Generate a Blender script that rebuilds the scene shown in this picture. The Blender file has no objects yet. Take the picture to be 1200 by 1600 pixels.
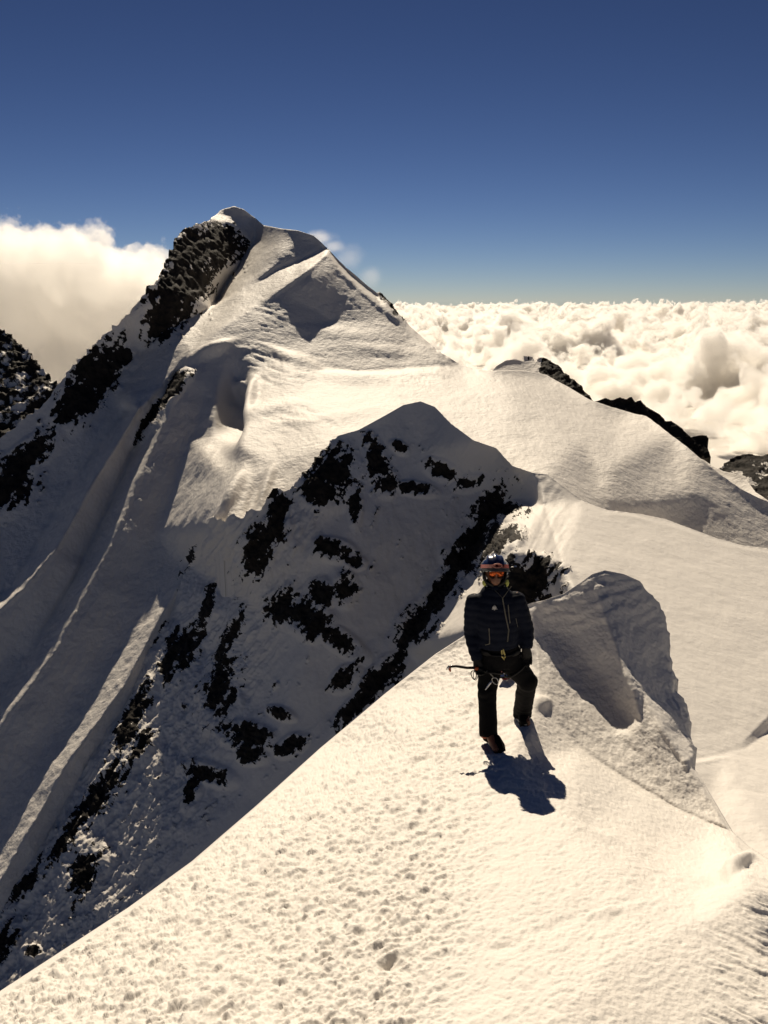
import bpy, bmesh, math, random
import numpy as np
from mathutils import Vector, Matrix
from mathutils.geometry import delaunay_2d_cdt

random.seed(7)
S = bpy.context.scene
R_ = math.radians

# ------------------------------------------------------------------ camera
PITCH = R_(13.4)
FPX = 1385.0                      # focal length in pixels of a 1200 x 1600 frame
cam = bpy.data.objects.new("camera", bpy.data.cameras.new("camera"))
S.collection.objects.link(cam)
cam.location = (0, 0, 0)
cam.rotation_euler = (R_(90) - PITCH, 0, 0)
cam.data.sensor_fit = 'VERTICAL'
cam.data.sensor_height = 24.0
cam.data.lens = 24.0 * FPX / 1600.0
cam.data.clip_start = 0.1
cam.data.clip_end = 90000
S.camera = cam

# ------------------------------------------------------------------ light
SUN_AZ, SUN_EL = -5.0, 38.0      # degrees; azimuth from +Y towards +X
sdir = Vector((math.sin(R_(SUN_AZ)) * math.cos(R_(SUN_EL)), math.cos(R_(SUN_AZ)) * math.cos(R_(SUN_EL)), math.sin(R_(SUN_EL))))
sun = bpy.data.objects.new("sun", bpy.data.lights.new("sun", 'SUN'))
S.collection.objects.link(sun)
sun.data.energy = 5.0
sun.data.angle = R_(0.5)
sun.data.color = (1.0, 0.865, 0.675)
sun.rotation_euler = (-sdir).to_track_quat('-Z', 'Y').to_euler()

W = bpy.data.worlds.new("World")
S.world = W
W.use_nodes = True
nt = W.node_tree
nt.nodes.clear()
wo = nt.nodes.new('ShaderNodeOutputWorld')
bg = nt.nodes.new('ShaderNodeBackground')
sky = nt.nodes.new('ShaderNodeTexSky')
sky.sky_type = 'NISHITA'
sky.sun_disc = False
sky.sun_elevation = R_(SUN_EL)
sky.sun_rotation = R_(SUN_AZ)
sky.altitude = 5000
sky.air_density = 1.0
sky.dust_density = 0.3
sky.ozone_density = 1.5
bg.inputs['Strength'].default_value = 0.115
# deep, contrasty high-altitude blue
sc_ = nt.nodes.new('ShaderNodeVectorMath')
sc_.operation = 'SCALE'
sc_.inputs['Scale'].default_value = 0.06
gm_ = nt.nodes.new('ShaderNodeGamma')
gm_.inputs['Gamma'].default_value = 1.5
ml_ = nt.nodes.new('ShaderNodeVectorMath')
ml_.operation = 'MULTIPLY'
ml_.inputs[1].default_value = (7.9, 6.9, 7.1)
nt.links.new(sky.outputs[0], sc_.inputs[0])
nt.links.new(sc_.outputs[0], gm_.inputs['Color'])
nt.links.new(gm_.outputs[0], ml_.inputs[0])
nt.links.new(ml_.outputs[0], bg.inputs['Color'])
nt.links.new(bg.outputs[0], wo.inputs['Surface'])

S.view_settings.view_transform = 'Standard'
S.view_settings.look = 'None'
S.view_settings.exposure = 0.0
S.view_settings.gamma = 1.0
S.cycles.use_denoising = True
S.cycles.max_bounces = 18
S.cycles.diffuse_bounces = 2
S.cycles.volume_bounces = 16
S.cycles.volume_step_rate = 1.0
S.cycles.transparent_max_bounces = 8

# ------------------------------------------------------------------ helpers
FWD = np.array([0, math.cos(PITCH), -math.sin(PITCH)])
UPV = np.array([0, math.sin(PITCH), math.cos(PITCH)])
RGT = np.array([1.0, 0, 0])


def ray(px, py):
    u = (np.asarray(px, float) - 600) / FPX
    v = (800 - np.asarray(py, float)) / FPX
    return FWD + u[..., None] * RGT + v[..., None] * UPV


def at(px, py, d):
    """world point seen at photo pixel (px,py), d metres along the camera axis"""
    return Vector(ray(np.array(px), np.array(py)) * d)


def plane(px, py, d, dip, az):
    """a slope dipping by dip degrees towards azimuth az through a point; gives the axial depth at any pixel"""
    n = np.array([math.sin(R_(dip)) * math.sin(R_(az)), math.sin(R_(dip)) * math.cos(R_(az)), math.cos(R_(dip))])
    c = n @ (ray(np.array(px), np.array(py)) * d)
    return lambda x, y: float(c / (n @ ray(np.array(x), np.array(y))))


_rng = np.random.RandomState(11)
_perm = _rng.permutation(256)
_perm = np.concatenate([_perm, _perm, _perm])
_g = _rng.normal(size=(256, 3))
_g /= np.linalg.norm(_g, axis=1)[:, None]


def noise(p):
    """gradient noise, p (n,3) -> about -1..1"""
    i = np.floor(p).astype(np.int64)
    f = p - i
    u = f * f * f * (f * (f * 6 - 15) + 10)
    i &= 255
    out = 0
    for dx in (0, 1):
        wx = u[:, 0] if dx else 1 - u[:, 0]
        for dy in (0, 1):
            wy = u[:, 1] if dy else 1 - u[:, 1]
            for dz in (0, 1):
                wz = u[:, 2] if dz else 1 - u[:, 2]
                h = _perm[_perm[_perm[i[:, 0] + dx] + i[:, 1] + dy] + i[:, 2] + dz]
                g = _g[h]
                out = out + wx * wy * wz * (g[:, 0] * (f[:, 0] - dx) + g[:, 1] * (f[:, 1] - dy) + g[:, 2] * (f[:, 2] - dz))
    return out * 1.5


def fbm(p, octaves=4, gain=0.5, lac=2.03):
    a, s, t = 1.0, 0, 0
    for k in range(octaves):
        s = s + a * noise(p + 17.3 * k)
        t += a
        a *= gain
        p = p * lac
    return s / t


def ridged(p, octaves=4, gain=0.5, lac=2.1):
    a, s, t = 1.0, 0, 0
    for k in range(octaves):
        s = s + a * (1 - 2 * np.abs(noise(p + 9.1 * k)))
        t += a
        a *= gain
        p = p * lac
    return s / t


def billow(p, octaves=4, gain=0.5, lac=2.1):
    a, s, t = 1.0, 0, 0
    for k in range(octaves):
        s = s + a * np.abs(noise(p + 5.7 * k)) * 2
        t += a
        a *= gain
        p = p * lac
    return s / t


def worley(p, k=1.0, jitter=1.0):
    """distance to nearest feature point and a per-cell random"""
    i = np.floor(p).astype(np.int64)
    f = p - i
    best = np.full(len(p), 9.0)
    cell = np.zeros(len(p))
    for dx in (-1, 0, 1):
        for dy in (-1, 0, 1):
            for dz in (-1, 0, 1):
                h = _perm[_perm[_perm[(i[:, 0] + dx) & 255] + ((i[:, 1] + dy) & 255)] + ((i[:, 2] + dz) & 255)]
                o = _g[h] * 0.5 * jitter + 0.5
                q = np.array([dx, dy, dz]) + o - f
                dd = (q * q).sum(1)
                m = dd < best
                best[m] = dd[m]
                cell[m] = h[m] / 255.0
    return np.sqrt(best), cell


def sstep(a, b, x):
    t = np.clip((x - a) / (b - a), 0, 1)
    return t * t * (3 - 2 * t)


def gblur(a, s):
    if s <= 0:
        return a
    r = int(max(1, round(3 * s)))
    k = np.exp(-0.5 * (np.arange(-r, r + 1) / s) ** 2)
    k /= k.sum()
    for ax in (0, 1):
        pad = [(0, 0), (0, 0)]
        pad[ax] = (r, r)
        b = np.pad(a, pad, mode='edge')
        out = np.zeros_like(a)
        for j in range(2 * r + 1):
            out += k[j] * (b[j:j + a.shape[0], :] if ax == 0 else b[:, j:j + a.shape[1]])
        a = out
    return a


def seg_dist(X, Y, pts, closed=False):
    best = np.full(X.shape, 1e9)
    cx = np.zeros(X.shape)
    cy = np.zeros(X.shape)
    n = len(pts)
    for k in range(n if closed else n - 1):
        ax, ay = pts[k][:2]
        bx, by = pts[(k + 1) % n][:2]
        L = (bx - ax) ** 2 + (by - ay) ** 2 + 1e-9
        t = np.clip(((X - ax) * (bx - ax) + (Y - ay) * (by - ay)) / L, 0, 1)
        qx, qy = ax + t * (bx - ax), ay + t * (by - ay)
        dd = (X - qx) ** 2 + (Y - qy) ** 2
        m = dd < best
        best[m] = dd[m]
        cx[m] = qx[m]
        cy[m] = qy[m]
    return np.sqrt(best), cx, cy


def inside(X, Y, poly):
    c = np.zeros(X.shape, bool)
    n = len(poly)
    for k in range(n):
        x0, y0 = poly[k][:2]
        x1, y1 = poly[(k + 1) % n][:2]
        if y0 == y1:
            continue
        m = (y0 > Y) != (y1 > Y)
        c ^= m & (X < (x1 - x0) * (Y - y0) / (y1 - y0) + x0)
    return c


def soft_region(X, Y, poly, feather):
    """1 inside a pixel polygon, fading to 0 over feather pixels"""
    d, _, _ = seg_dist(X, Y, poly, True)
    return sstep(-feather, feather, np.where(inside(X, Y, poly), d, -d))


def blobs(X, Y, lst):
    """rock patches: (cx, cy, rx, ry, tilt) in photo pixels, max of soft ellipses"""
    out = np.full(X.shape, -1.0)
    for cx, cy, rx, ry, t in lst:
        c, s = math.cos(R_(t)), math.sin(R_(t))
        a = ((X - cx) * c + (Y - cy) * s) / rx
        b = (-(X - cx) * s + (Y - cy) * c) / ry
        out = np.maximum(out, 1 - np.sqrt(a * a + b * b))
    return out


def grain(X, Y, ang, la, lb, octaves=5, gain=.6, seed=0.0, fn=None):
    """noise drawn out along a direction on the slope (ang in degrees, la along, lb across)"""
    c, s_ = math.cos(R_(ang)), math.sin(R_(ang))
    a, b = X * c + Y * s_, -X * s_ + Y * c
    w = 6 * noise(np.stack([X / 60, Y / 60, np.full(X.shape, seed)], 1))
    return (fn or fbm)(np.stack([(a + w) / la, (b + w) / lb, np.full(X.shape, seed * 3.1)], 1), octaves, gain)


def lumps(X, Y, lst):
    """sum of soft bumps and dents (cx, cy, rx, ry, tilt, height)"""
    out = np.zeros(X.shape)
    for cx, cy, rx, ry, t, hh in lst:
        c, s_ = math.cos(R_(t)), math.sin(R_(t))
        a = ((X - cx) * c + (Y - cy) * s_) / rx
        b = (-(X - cx) * s_ + (Y - cy) * c) / ry
        out += hh * np.exp(-(a * a + b * b) ** 1.4)
    return out


def link(o, parent=None):
    S.collection.objects.link(o)
    if parent is not None:
        o.parent = parent
    return o


def tag(o, label=None, cat=None, group=None, kind=None):
    if label:
        o['label'] = label
    if cat:
        o['category'] = cat
    if group:
        o['group'] = group
    if kind:
        o['kind'] = kind
    return o


def np_mesh(name, verts, faces, mat, attrs=None, smooth=True):
    """verts (n,3); faces (m,4) quads, a repeated last index makes a triangle"""
    me = bpy.data.meshes.new(name)
    faces = np.asarray(faces)
    tri = faces[:, 3] == faces[:, 2]
    q, t = faces[~tri], faces[tri][:, :3]
    loops = np.concatenate([q.ravel(), t.ravel()]).astype(np.int32)
    starts = np.concatenate([np.arange(len(q)) * 4, len(q) * 4 + np.arange(len(t)) * 3]).astype(np.int32)
    me.vertices.add(len(verts))
    me.vertices.foreach_set('co', np.asarray(verts, np.float32).ravel())
    me.loops.add(len(loops))
    me.loops.foreach_set('vertex_index', loops)
    me.polygons.add(len(starts))
    me.polygons.foreach_set('loop_start', starts)
    me.polygons.foreach_set('use_smooth', np.full(len(starts), smooth))
    me.update(calc_edges=True)
    for k, v in (attrs or {}).items():
        a = me.attributes.new(k, 'FLOAT', 'POINT')
        a.data.foreach_set('value', np.asarray(v, np.float32))
    me.materials.append(mat)
    return bpy.data.objects.new(name, me)


def rough(pts, amp, seg=6.0, seed=1):
    """break a (px, py, depth) polyline into short steps and jitter it, for craggy outlines"""
    rr = random.Random(seed)
    out = []
    for (x0, y0, d0), (x1, y1, d1) in zip(pts, pts[1:]):
        n = max(1, int(math.hypot(x1 - x0, y1 - y0) / seg))
        L = math.hypot(x1 - x0, y1 - y0) + 1e-9
        for k in range(n):
            t = k / n
            j = rr.gauss(0, amp) if k else rr.gauss(0, amp * .5)
            out.append((x0 + (x1 - x0) * t - (y1 - y0) / L * j, y0 + (y1 - y0) * t + (x1 - x0) / L * j, 1 / ((1 - t) / d0 + t / d1)))
    out.append(pts[-1])
    return out


class Relief:
    """A terrain surface spanned over ridge and valley lines whose points are (px, py, depth)."""

    def __init__(self, outline, lines, step, blur=5, sharp=1.2, creases=(), crease_w=10):
        self.step = step
        self.outline = outline
        xs = [p[0] for p in outline]
        ys = [p[1] for p in outline]
        x0, x1, y0, y1 = min(xs) - 2 * step, max(xs) + 2 * step, min(ys) - 2 * step, max(ys) + 2 * step
        gx = np.arange(x0, x1 + step, step)
        gy = np.arange(y0, y1 + step, step)
        X, Y = np.meshgrid(gx, gy)
        # constrained triangulation of all lines
        vs, vd, es, idx = [], [], [], {}

        def vid(p):
            k = (round(p[0], 1), round(p[1], 1))
            if k not in idx:
                idx[k] = len(vs)
                vs.append(Vector(k))
                vd.append(p[2])
            return idx[k]
        for ln, closed in [(outline, True)] + [(l, False) for l in lines]:
            ids = [vid(p) for p in ln]
            for a, b in zip(ids, ids[1:] + (ids[:1] if closed else [])):
                if a != b:
                    es.append((a, b))
        ov, oe, of, ovi, _, _ = delaunay_2d_cdt(vs, es, [], 0, 1e-4)
        inv = np.zeros(len(ov))
        known = np.zeros(len(ov), bool)
        for k, o in enumerate(ovi):
            if len(o):
                inv[k] = 1.0 / vd[o[0]]
                known[k] = True
        P = np.array([[v[0], v[1]] for v in ov])
        for k in np.where(~known)[0]:
            dd = ((P - P[k]) ** 2).sum(1)
            dd[~known] = 1e12
            n2 = np.argsort(dd)[:2]
            w = 1 / np.sqrt(dd[n2] + 1e-6)
            inv[k] = (inv[n2] * w).sum() / w.sum()
        G = np.full(X.shape, np.nan)
        for tri in of:
            a, b, c = [P[i] for i in tri]
            fa, fb, fc = [inv[i] for i in tri]
            i0 = max(0, int((min(a[0], b[0], c[0]) - gx[0]) / step) - 1)
            i1 = min(len(gx), int((max(a[0], b[0], c[0]) - gx[0]) / step) + 3)
            j0 = max(0, int((min(a[1], b[1], c[1]) - gy[0]) / step) - 1)
            j1 = min(len(gy), int((max(a[1], b[1], c[1]) - gy[0]) / step) + 3)
            xx, yy = X[j0:j1, i0:i1], Y[j0:j1, i0:i1]
            den = (b[1] - c[1]) * (a[0] - c[0]) + (c[0] - b[0]) * (a[1] - c[1])
            if abs(den) < 1e-9:
                continue
            l1 = ((b[1] - c[1]) * (xx - c[0]) + (c[0] - b[0]) * (yy - c[1])) / den
            l2 = ((c[1] - a[1]) * (xx - c[0]) + (a[0] - c[0]) * (yy - c[1])) / den
            l3 = 1 - l1 - l2
            m = (l1 > -1e-6) & (l2 > -1e-6) & (l3 > -1e-6)
            val = l1 * fa + l2 * fb + l3 * fc
            G[j0:j1, i0:i1][m] = val[m]
        ins = inside(X, Y, outline)
        dist, cx, cy = seg_dist(X, Y, outline, True)
        keep = ins | (dist < 3 * step)
        ok = ~np.isnan(G) & ins
        w = ok.astype(float)
        G0 = np.where(ok, np.log(np.where(ok, G, 1.0)), 0)

        def nblur(s):
            ww = gblur(w, s)
            return gblur(G0 * w, s) / np.maximum(ww, 1e-12), ww
        L, _ = nblur(blur)
        Ls, _ = nblur(sharp)
        if creases:
            cd = np.full(X.shape, 1e9)
            for c in creases:
                cd = np.minimum(cd, seg_dist(X, Y, c)[0])
            k = np.exp(-(cd / crease_w) ** 2)
            L = L * (1 - k) + Ls * k
        wide, _ = nblur(6)
        far = gblur(w, blur) < 1e-6
        L[far] = wide[far]
        # cells of the sheet; vertices just outside are pulled onto the outline
        cell = (ins[:-1, :-1] | ins[1:, :-1] | ins[:-1, 1:] | ins[1:, 1:])
        use = np.zeros(X.shape, bool)
        use[:-1, :-1] |= cell
        use[1:, :-1] |= cell
        use[:-1, 1:] |= cell
        use[1:, 1:] |= cell
        pull = use & ~ins
        self.X, self.Y = X.copy(), Y.copy()
        self.X[pull] = cx[pull]
        self.Y[pull] = cy[pull]
        self.cell, self.use = cell, use
        self.edge = np.where(ins, dist, 0)
        self.D = np.exp(-L)
        self.shape = X.shape
        self.P = ray(self.X, self.Y) * self.D[..., None]
        self.normals()

    def normals(self):
        P = self.P
        du = np.gradient(P, axis=1)
        dv = np.gradient(P, axis=0)
        n = np.cross(dv, du)
        n /= np.linalg.norm(n, axis=2)[..., None] + 1e-12
        self.N = n

    def flat(self, a):
        return a[self.use]

    def pts(self):
        return self.P[self.use], self.N[self.use], self.X[self.use], self.Y[self.use], self.D[self.use]

    def displace(self, h):
        """push the used vertices out along the normals by h metres"""
        self.P[self.use] += self.N[self.use] * h[:, None]

    def build(self, name, mat, attrs=None, skirt=((0.012, 0.004), (0.03, 0.03), (0.06, 0.12), (0.1, 0.4))):
        idx = -np.ones(self.shape, np.int64)
        n = int(self.use.sum())
        idx[self.use] = np.arange(n)
        c = self.cell
        F = np.stack([idx[:-1, :-1][c], idx[1:, :-1][c], idx[1:, 1:][c], idx[:-1, 1:][c]], 1)
        V = self.P[self.use]
        D = self.D[self.use]
        # boundary edges of the sheet -> a back slope behind every edge
        e = np.concatenate([F[:, [0, 1]], F[:, [1, 2]], F[:, [2, 3]], F[:, [3, 0]]])
        key = np.sort(e, 1)
        k1 = key[:, 0] * n + key[:, 1]
        u, first, cnt = np.unique(k1, return_index=True, return_counts=True)
        be = e[first[cnt == 1]]
        bv = np.unique(be)
        pos = -np.ones(n, np.int64)
        pos[bv] = np.arange(len(bv))
        VV, FF = [V], [F]
        AT = {k: [v] for k, v in (attrs or {}).items()}
        prev = bv.copy()
        base = n
        hd = V[bv].copy()
        hd[:, 2] = 0
        hd /= np.linalg.norm(hd, axis=1)[:, None]
        for b, dn in skirt:
            nv = V[bv] + hd * (b * D[bv])[:, None]
            nv[:, 2] -= dn * D[bv]
            cur = base + np.arange(len(bv))
            a0, a1 = pos[be[:, 0]], pos[be[:, 1]]
            FF.append(np.stack([prev[a1], prev[a0], cur[a0], cur[a1]], 1))
            VV.append(nv)
            for k in AT:
                AT[k].append(attrs[k][bv])
            prev = cur
            base += len(bv)
        o = np_mesh(name, np.concatenate(VV), np.concatenate(FF), mat, {k: np.concatenate(v) for k, v in AT.items()})
        return link(o)


# ------------------------------------------------------------------ materials
def new_mat(name):
    m = bpy.data.materials.new(name)
    m.use_nodes = True
    t = m.node_tree
    b = t.nodes['Principled BSDF']
    return m, t, b


def nd(t, kind, **kw):
    n = t.nodes.new(kind)
    for k, v in kw.items():
        if k in n.inputs.keys():
            n.inputs[k].default_value = v
        else:
            setattr(n, k, v)
    return n


def mix_col(t, fac, a, b):
    m = nd(t, 'ShaderNodeMix', data_type='RGBA')
    for sock, val in ((m.inputs[0], fac), (m.inputs[6], a), (m.inputs[7], b)):
        if isinstance(val, bpy.types.NodeSocket):
            t.links.new(val, sock)
        else:
            sock.default_value = val if not isinstance(val, tuple) else (*val, 1)
    return m.outputs[2]


def ramp(t, src, lo, hi):
    n = nd(t, 'ShaderNodeMapRange', interpolation_type='SMOOTHSTEP')
    n.inputs[1].default_value = lo
    n.inputs[2].default_value = hi
    t.links.new(src, n.inputs[0])
    return n.outputs[0]


def math_n(t, op, a, b):
    n = nd(t, 'ShaderNodeMath', operation=op)
    for s, v in ((n.inputs[0], a), (n.inputs[1], b)):
        if isinstance(v, bpy.types.NodeSocket):
            t.links.new(v, s)
        else:
            s.default_value = v
    return n.outputs[0]


SNOW = (0.87, 0.825, 0.76)


def terrain_mat(name, scale, bump=0.4, rock=True, bump_dist=0.05, grain=1.0):
    """snow over dark rock, the rock where the 'rock' attribute is above zero; scale = features per metre"""
    m, t, b = new_mat(name)
    geo = nd(t, 'ShaderNodeNewGeometry')
    n1 = nd(t, 'ShaderNodeTexNoise', Scale=scale, Detail=8.0, Roughness=0.62)
    t.links.new(geo.outputs['Position'], n1.inputs['Vector'])
    n2 = nd(t, 'ShaderNodeTexNoise', Scale=scale * 0.08, Detail=3.0)
    t.links.new(geo.outputs['Position'], n2.inputs['Vector'])
    snow = mix_col(t, n2.outputs[0], (SNOW[0] * .95, SNOW[1] * .95, SNOW[2] * .96), SNOW)
    bmp = nd(t, 'ShaderNodeBump', Strength=bump, Distance=bump_dist)
    t.links.new(n1.outputs[0], bmp.inputs['Height'])
    t.links.new(bmp.outputs[0], b.inputs['Normal'])
    b.inputs['Roughness'].default_value = 0.6
    b.inputs['Specular IOR Level'].default_value = 0.25
    if rock:
        at_ = nd(t, 'ShaderNodeAttribute', attribute_name='rock')
        n3 = nd(t, 'ShaderNodeTexNoise', Scale=scale * 0.9, Detail=6.0, Roughness=0.7)
        t.links.new(geo.outputs['Position'], n3.inputs['Vector'])
        e = math_n(t, 'MULTIPLY', math_n(t, 'SUBTRACT', n3.outputs[0], 0.5), 0.55 * grain)
        r = ramp(t, math_n(t, 'ADD', at_.outputs['Fac'], e), -0.02, 0.03)
        n4 = nd(t, 'ShaderNodeTexNoise', Scale=scale * 0.35, Detail=8.0, Roughness=0.7)
        t.links.new(geo.outputs['Position'], n4.inputs['Vector'])
        rc = mix_col(t, ramp(t, n4.outputs[0], 0.35, 0.7), (0.008, 0.007, 0.006), (0.036, 0.028, 0.021))
        col = mix_col(t, r, snow, rc)
        t.links.new(col, b.inputs['Base Color'])
        rr = nd(t, 'ShaderNodeMapRange')
        rr.inputs[3].default_value = 0.6
        rr.inputs[4].default_value = 0.85
        t.links.new(r, rr.inputs[0])
        t.links.new(rr.outputs[0], b.inputs['Roughness'])
    else:
        t.links.new(snow, b.inputs['Base Color'])
    return m


# ------------------------------------------------------------------ main mountain
def pl(*pts):
    return [tuple(p) for p in pts]


PYR = plane(480, 421, 232, 47, 172)
P2 = plane(440, 395, 247, 54, 162)
SL = plane(520, 497, PYR(520, 497), 27, 172)
TT = plane(600, 578, SL(600, 578), 8, 185)
TR = plane(800, 620, TT(800, 620), 15, 118)
TR2 = plane(960, 720, TR(960, 720), 29, 140)
TR3 = plane(1060, 800, TR2(1060, 800), 47, 165)
print('TR', TR(855, 586), TR(1010, 650), TR(1100, 722), TR(1185, 777), TR2(1185, 777), TR3(1200, 870))
WW = plane(340, 545, SL(340, 545), 38.0, 205)
W2 = plane(130, 685, WW(130, 685) * .985, 52, 188)


def wl(f, *pts):
    """points on the west wall; f < 1 stands out towards the viewer"""
    return [(x, y, WW(x, y) * f) for x, y in pts]


def on(pln, f, *pts):
    return [(x, y, pln(x, y) * f) for x, y in pts]


def blend(*pts):
    """between the two right-hand slopes of the plateau"""
    return [(x, y, w * TR(x, y) + (1 - w) * TR2(x, y)) for x, y, w in pts]


sky_line = on(W2, 1, (-80, 745), (0, 685), (40, 655), (65, 635), (95, 598), (130, 558), (160, 525), (190, 500)) + on(W2, 1.02, (225, 462)) + on(W2, 1.04, (245, 440)) + on(W2, 1.065, (262, 400)) + \
    on(W2, 1.09, (275, 372)) + on(W2, 1.12, (290, 358)) + on(W2, 1.18, (318, 347)) + pl(
              (335, 338, 282), (350, 326, 285), (365, 322, 286), (380, 327, 286), (398, 340, 284), (412, 352, 275), (440, 357, 262),
              (465, 360, 256)) + on(P2, 1, (490, 368)) + pl((512, 388, 252), (540, 418, 250), (575, 447, 248), (600, 465, 246), (615, 480, 244),
              (640, 509, 240), (660, 527, 236), (690, 552, 229), (720, 570, 220), (745, 577, 214), (770, 579, 208)) + \
    on(TR, 1, (800, 578), (830, 580), (855, 586), (890, 605), (925, 627), (970, 641)) + \
    blend((1010, 650, .75), (1050, 680, .42), (1075, 700, .2)) + \
    on(TR2, 1, (1100, 722), (1130, 745), (1160, 765), (1185, 777), (1280, 815))
a_low = on(TR3, 1, (1280, 930), (1000, 850)) + on(TT, 1, (860, 790), (740, 735), (657, 672), (560, 725)) + pl((480, 800, 138), (400, 850, 131)) + \
    wl(1.02, (345, 900), (270, 1040), (200, 1160), (120, 1290), (40, 1440), (-80, 1640))
a_left = wl(1, (-80, 1300)) + wl(.985, (-80, 870))
OUT_A = rough(sky_line[:16], 1.8, 5, 3) + sky_line[16:] + a_low + a_left

r1 = pl((505, 393, 249.5)) + on(P2, 1, (470, 407), (430, 424), (380, 448)) + pl((325, 484, 234)) + \
    wl(1.0, (262, 517), (215, 552), (175, 605)) + wl(.99, (130, 685), (60, 745), (0, 808), (-80, 870))
band = pl((510, 395, 243), (480, 421, 232), (450, 443, PYR(450, 443))) + on(SL, .985, (405, 475), (350, 510)) + wl(.98, (300, 547), (255, 600), (215, 660))
pyr_low = on(PYR, 1, (448, 463), (520, 500), (565, 501), (610, 500), (642, 518))
pyr_r = pl((510, 395, 243), (530, 418, 239), (560, 448, 235), (600, 482, 230), (650, 522, 224), (700, 560, 215), (745, 577, 214))
dome = pl((398, 340, 284), (400, 375, 280), (375, 415, 274), (338, 474, 262))
dome2 = pl((440, 357, 262), (425, 385, 254), (390, 425, 249), (355, 462, 242))
dome3 = pl((465, 360, 256), (440, 395, 247), (405, 435, 240))
pyr2 = pl((465, 360, 256)) + on(P2, 1, (490, 385)) + pl((505, 393, 249.5))
slope_foot = on(SL, 1, (450, 545), (500, 570), (560, 582), (620, 578), (690, 573))
slope_foot2 = on(TT, .985, (505, 578), (560, 589), (620, 585), (680, 580))
bump = pl((300, 547, WW(300, 547) * .98), (335, 540, SL(335, 540) * .985), (360, 532, SL(360, 532) * .99), (400, 540, SL(400, 540) * .995)) + on(SL, 1, (450, 545))
hollow_l = wl(.985, (328, 565), (325, 600), (332, 650), (345, 690))
hollow_c = wl(1.0, (352, 575), (358, 610), (360, 650), (352, 682))
hollow_r = [(x, y, SL(x, y) * (1 - w) + w * TT(x, y)) for x, y, w in ((372, 562, 0), (392, 590, .3), (386, 625, .7), (374, 660, .9), (362, 690, .9))]
tedge = [(x, y, (1 - w) * TT(x, y) + w * WW(x, y)) for x, y, w in ((362, 690, .26), (368, 720, .27), (358, 748, .29), (347, 790, .32), (355, 830, .34))]
plat = on(TT, 1, (450, 620), (520, 610), (620, 600), (720, 600), (800, 620))
plat2 = [(420, 720, .8 * TT(420, 720) + .2 * WW(420, 720))] + on(TT, 1, (520, 700), (620, 690), (720, 690))
pr = on(TR, 1, (800, 620), (860, 650), (910, 690)) + [(960, 722, .5 * TR(960, 722) + .5 * TR2(960, 722))]
pr2 = on(TT, 1, (800, 690), (860, 740))
pr3 = on(TR2, 1, (1190, 785), (1120, 778), (1060, 775), (1000, 785), (940, 785))
# ribs of the west wall: crest, lit flank foot on the left
rib_a = wl(.955, (215, 640), (185, 690), (150, 745), (120, 800), (85, 860), (40, 915), (0, 950), (-80, 1030))
rib_a_l = wl(1.005, (196, 640), (158, 695), (115, 750), (82, 810), (50, 868), (16, 915), (-80, 985))
rib_a_r = wl(.99, (245, 655), (222, 710), (190, 770), (160, 830), (122, 885), (75, 950), (-50, 1075))
rib_b = wl(.966, (290, 590), (262, 645), (240, 690), (215, 745), (195, 800), (165, 865), (125, 940), (90, 1010), (40, 1080), (-80, 1240))
rib_b_l = wl(1.003, (272, 590), (240, 650), (210, 700), (184, 760), (164, 805), (132, 870), (92, 945), (52, 1010), (2, 1080), (-80, 1195))
rib_b_r = wl(.995, (325, 620), (300, 690), (280, 760), (252, 830), (218, 900), (178, 980), (128, 1060), (68, 1150), (-50, 1330))
rib_c = wl(.97, (300, 880), (270, 930), (235, 990), (200, 1060), (150, 1130), (100, 1200), (50, 1290), (0, 1375), (-80, 1500))
rib_c_l = wl(1.0, (272, 880), (240, 940), (200, 1000), (158, 1060), (112, 1120), (54, 1200), (4, 1280), (-80, 1405))

crag = on(W2, 1.06, (285, 470)) + on(W2, 1.12, (310, 430)) + on(W2, 1.18, (330, 390)) + on(W2, 1.25, (346, 352))
A = Relief(OUT_A, [r1, crag, band, pyr_low, pyr_r, dome, dome2, dome3, pyr2, slope_foot, slope_foot2, bump, hollow_l, hollow_c, hollow_r, tedge, plat,
                   plat2, pr, pr2, pr3, rib_a, rib_a_l, rib_a_r, rib_b, rib_b_l, rib_b_r, rib_c, rib_c_l],
           step=2.0, blur=4.5, sharp=1.0, creases=[band, pyr_r, dome, rib_a, rib_b, rib_c, rib_a_l, rib_b_l, r1, slope_foot[1:], slope_foot2, pyr_low[:3]], crease_w=9)
P, N, X, Y, D = A.pts()
rk = blobs(X, Y, [(300, 400, 60, 50, -50), (335, 385, 50, 40, 0), (280, 450, 70, 50, -55), (255, 500, 45, 30, -45), (150, 585, 65, 38, -55),
                  (125, 625, 60, 36, -50), (40, 720, 80, 25, -40), (15, 760, 60, 40, -45), (185, 560, 30, 20, 0), (230, 660, 45, 14, -55),
                  (270, 610, 40, 14, -50), (615, 480, 30, 12, 50)])
n_r = .6 * grain(X, Y, 118, 30, 10, 6, .68, 2.0) + .3 * fbm(P * .2, 4, .6) + .5 * fbm(P * .55, 6, .7)
n_r2 = ridged(P * .35 + 40, 4, .6)
rock = np.maximum(rk, -.55) * .75 - .24 + n_r * 1.25 + .22 * n_r2
rock = np.minimum(rock, rk * 1.5 + .85)
snow = sstep(.06, -.12, rock)
wall = soft_region(X, Y, [(r[0], r[1]) for r in r1[5:]] + [(-80, 1700), (330, 1100), (345, 700), (300, 560)], 12)
h = .35 * fbm(P * .09, 4) + .10 * fbm(P * .45 + 3, 4)
sl_m = soft_region(X, Y, [(350, 520), (450, 460), (520, 500), (610, 500), (740, 577), (620, 640), (640, 780), (420, 780), (400, 600)], 20)
h += .12 * fbm(P * .7 + 60, 4, .6)
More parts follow.
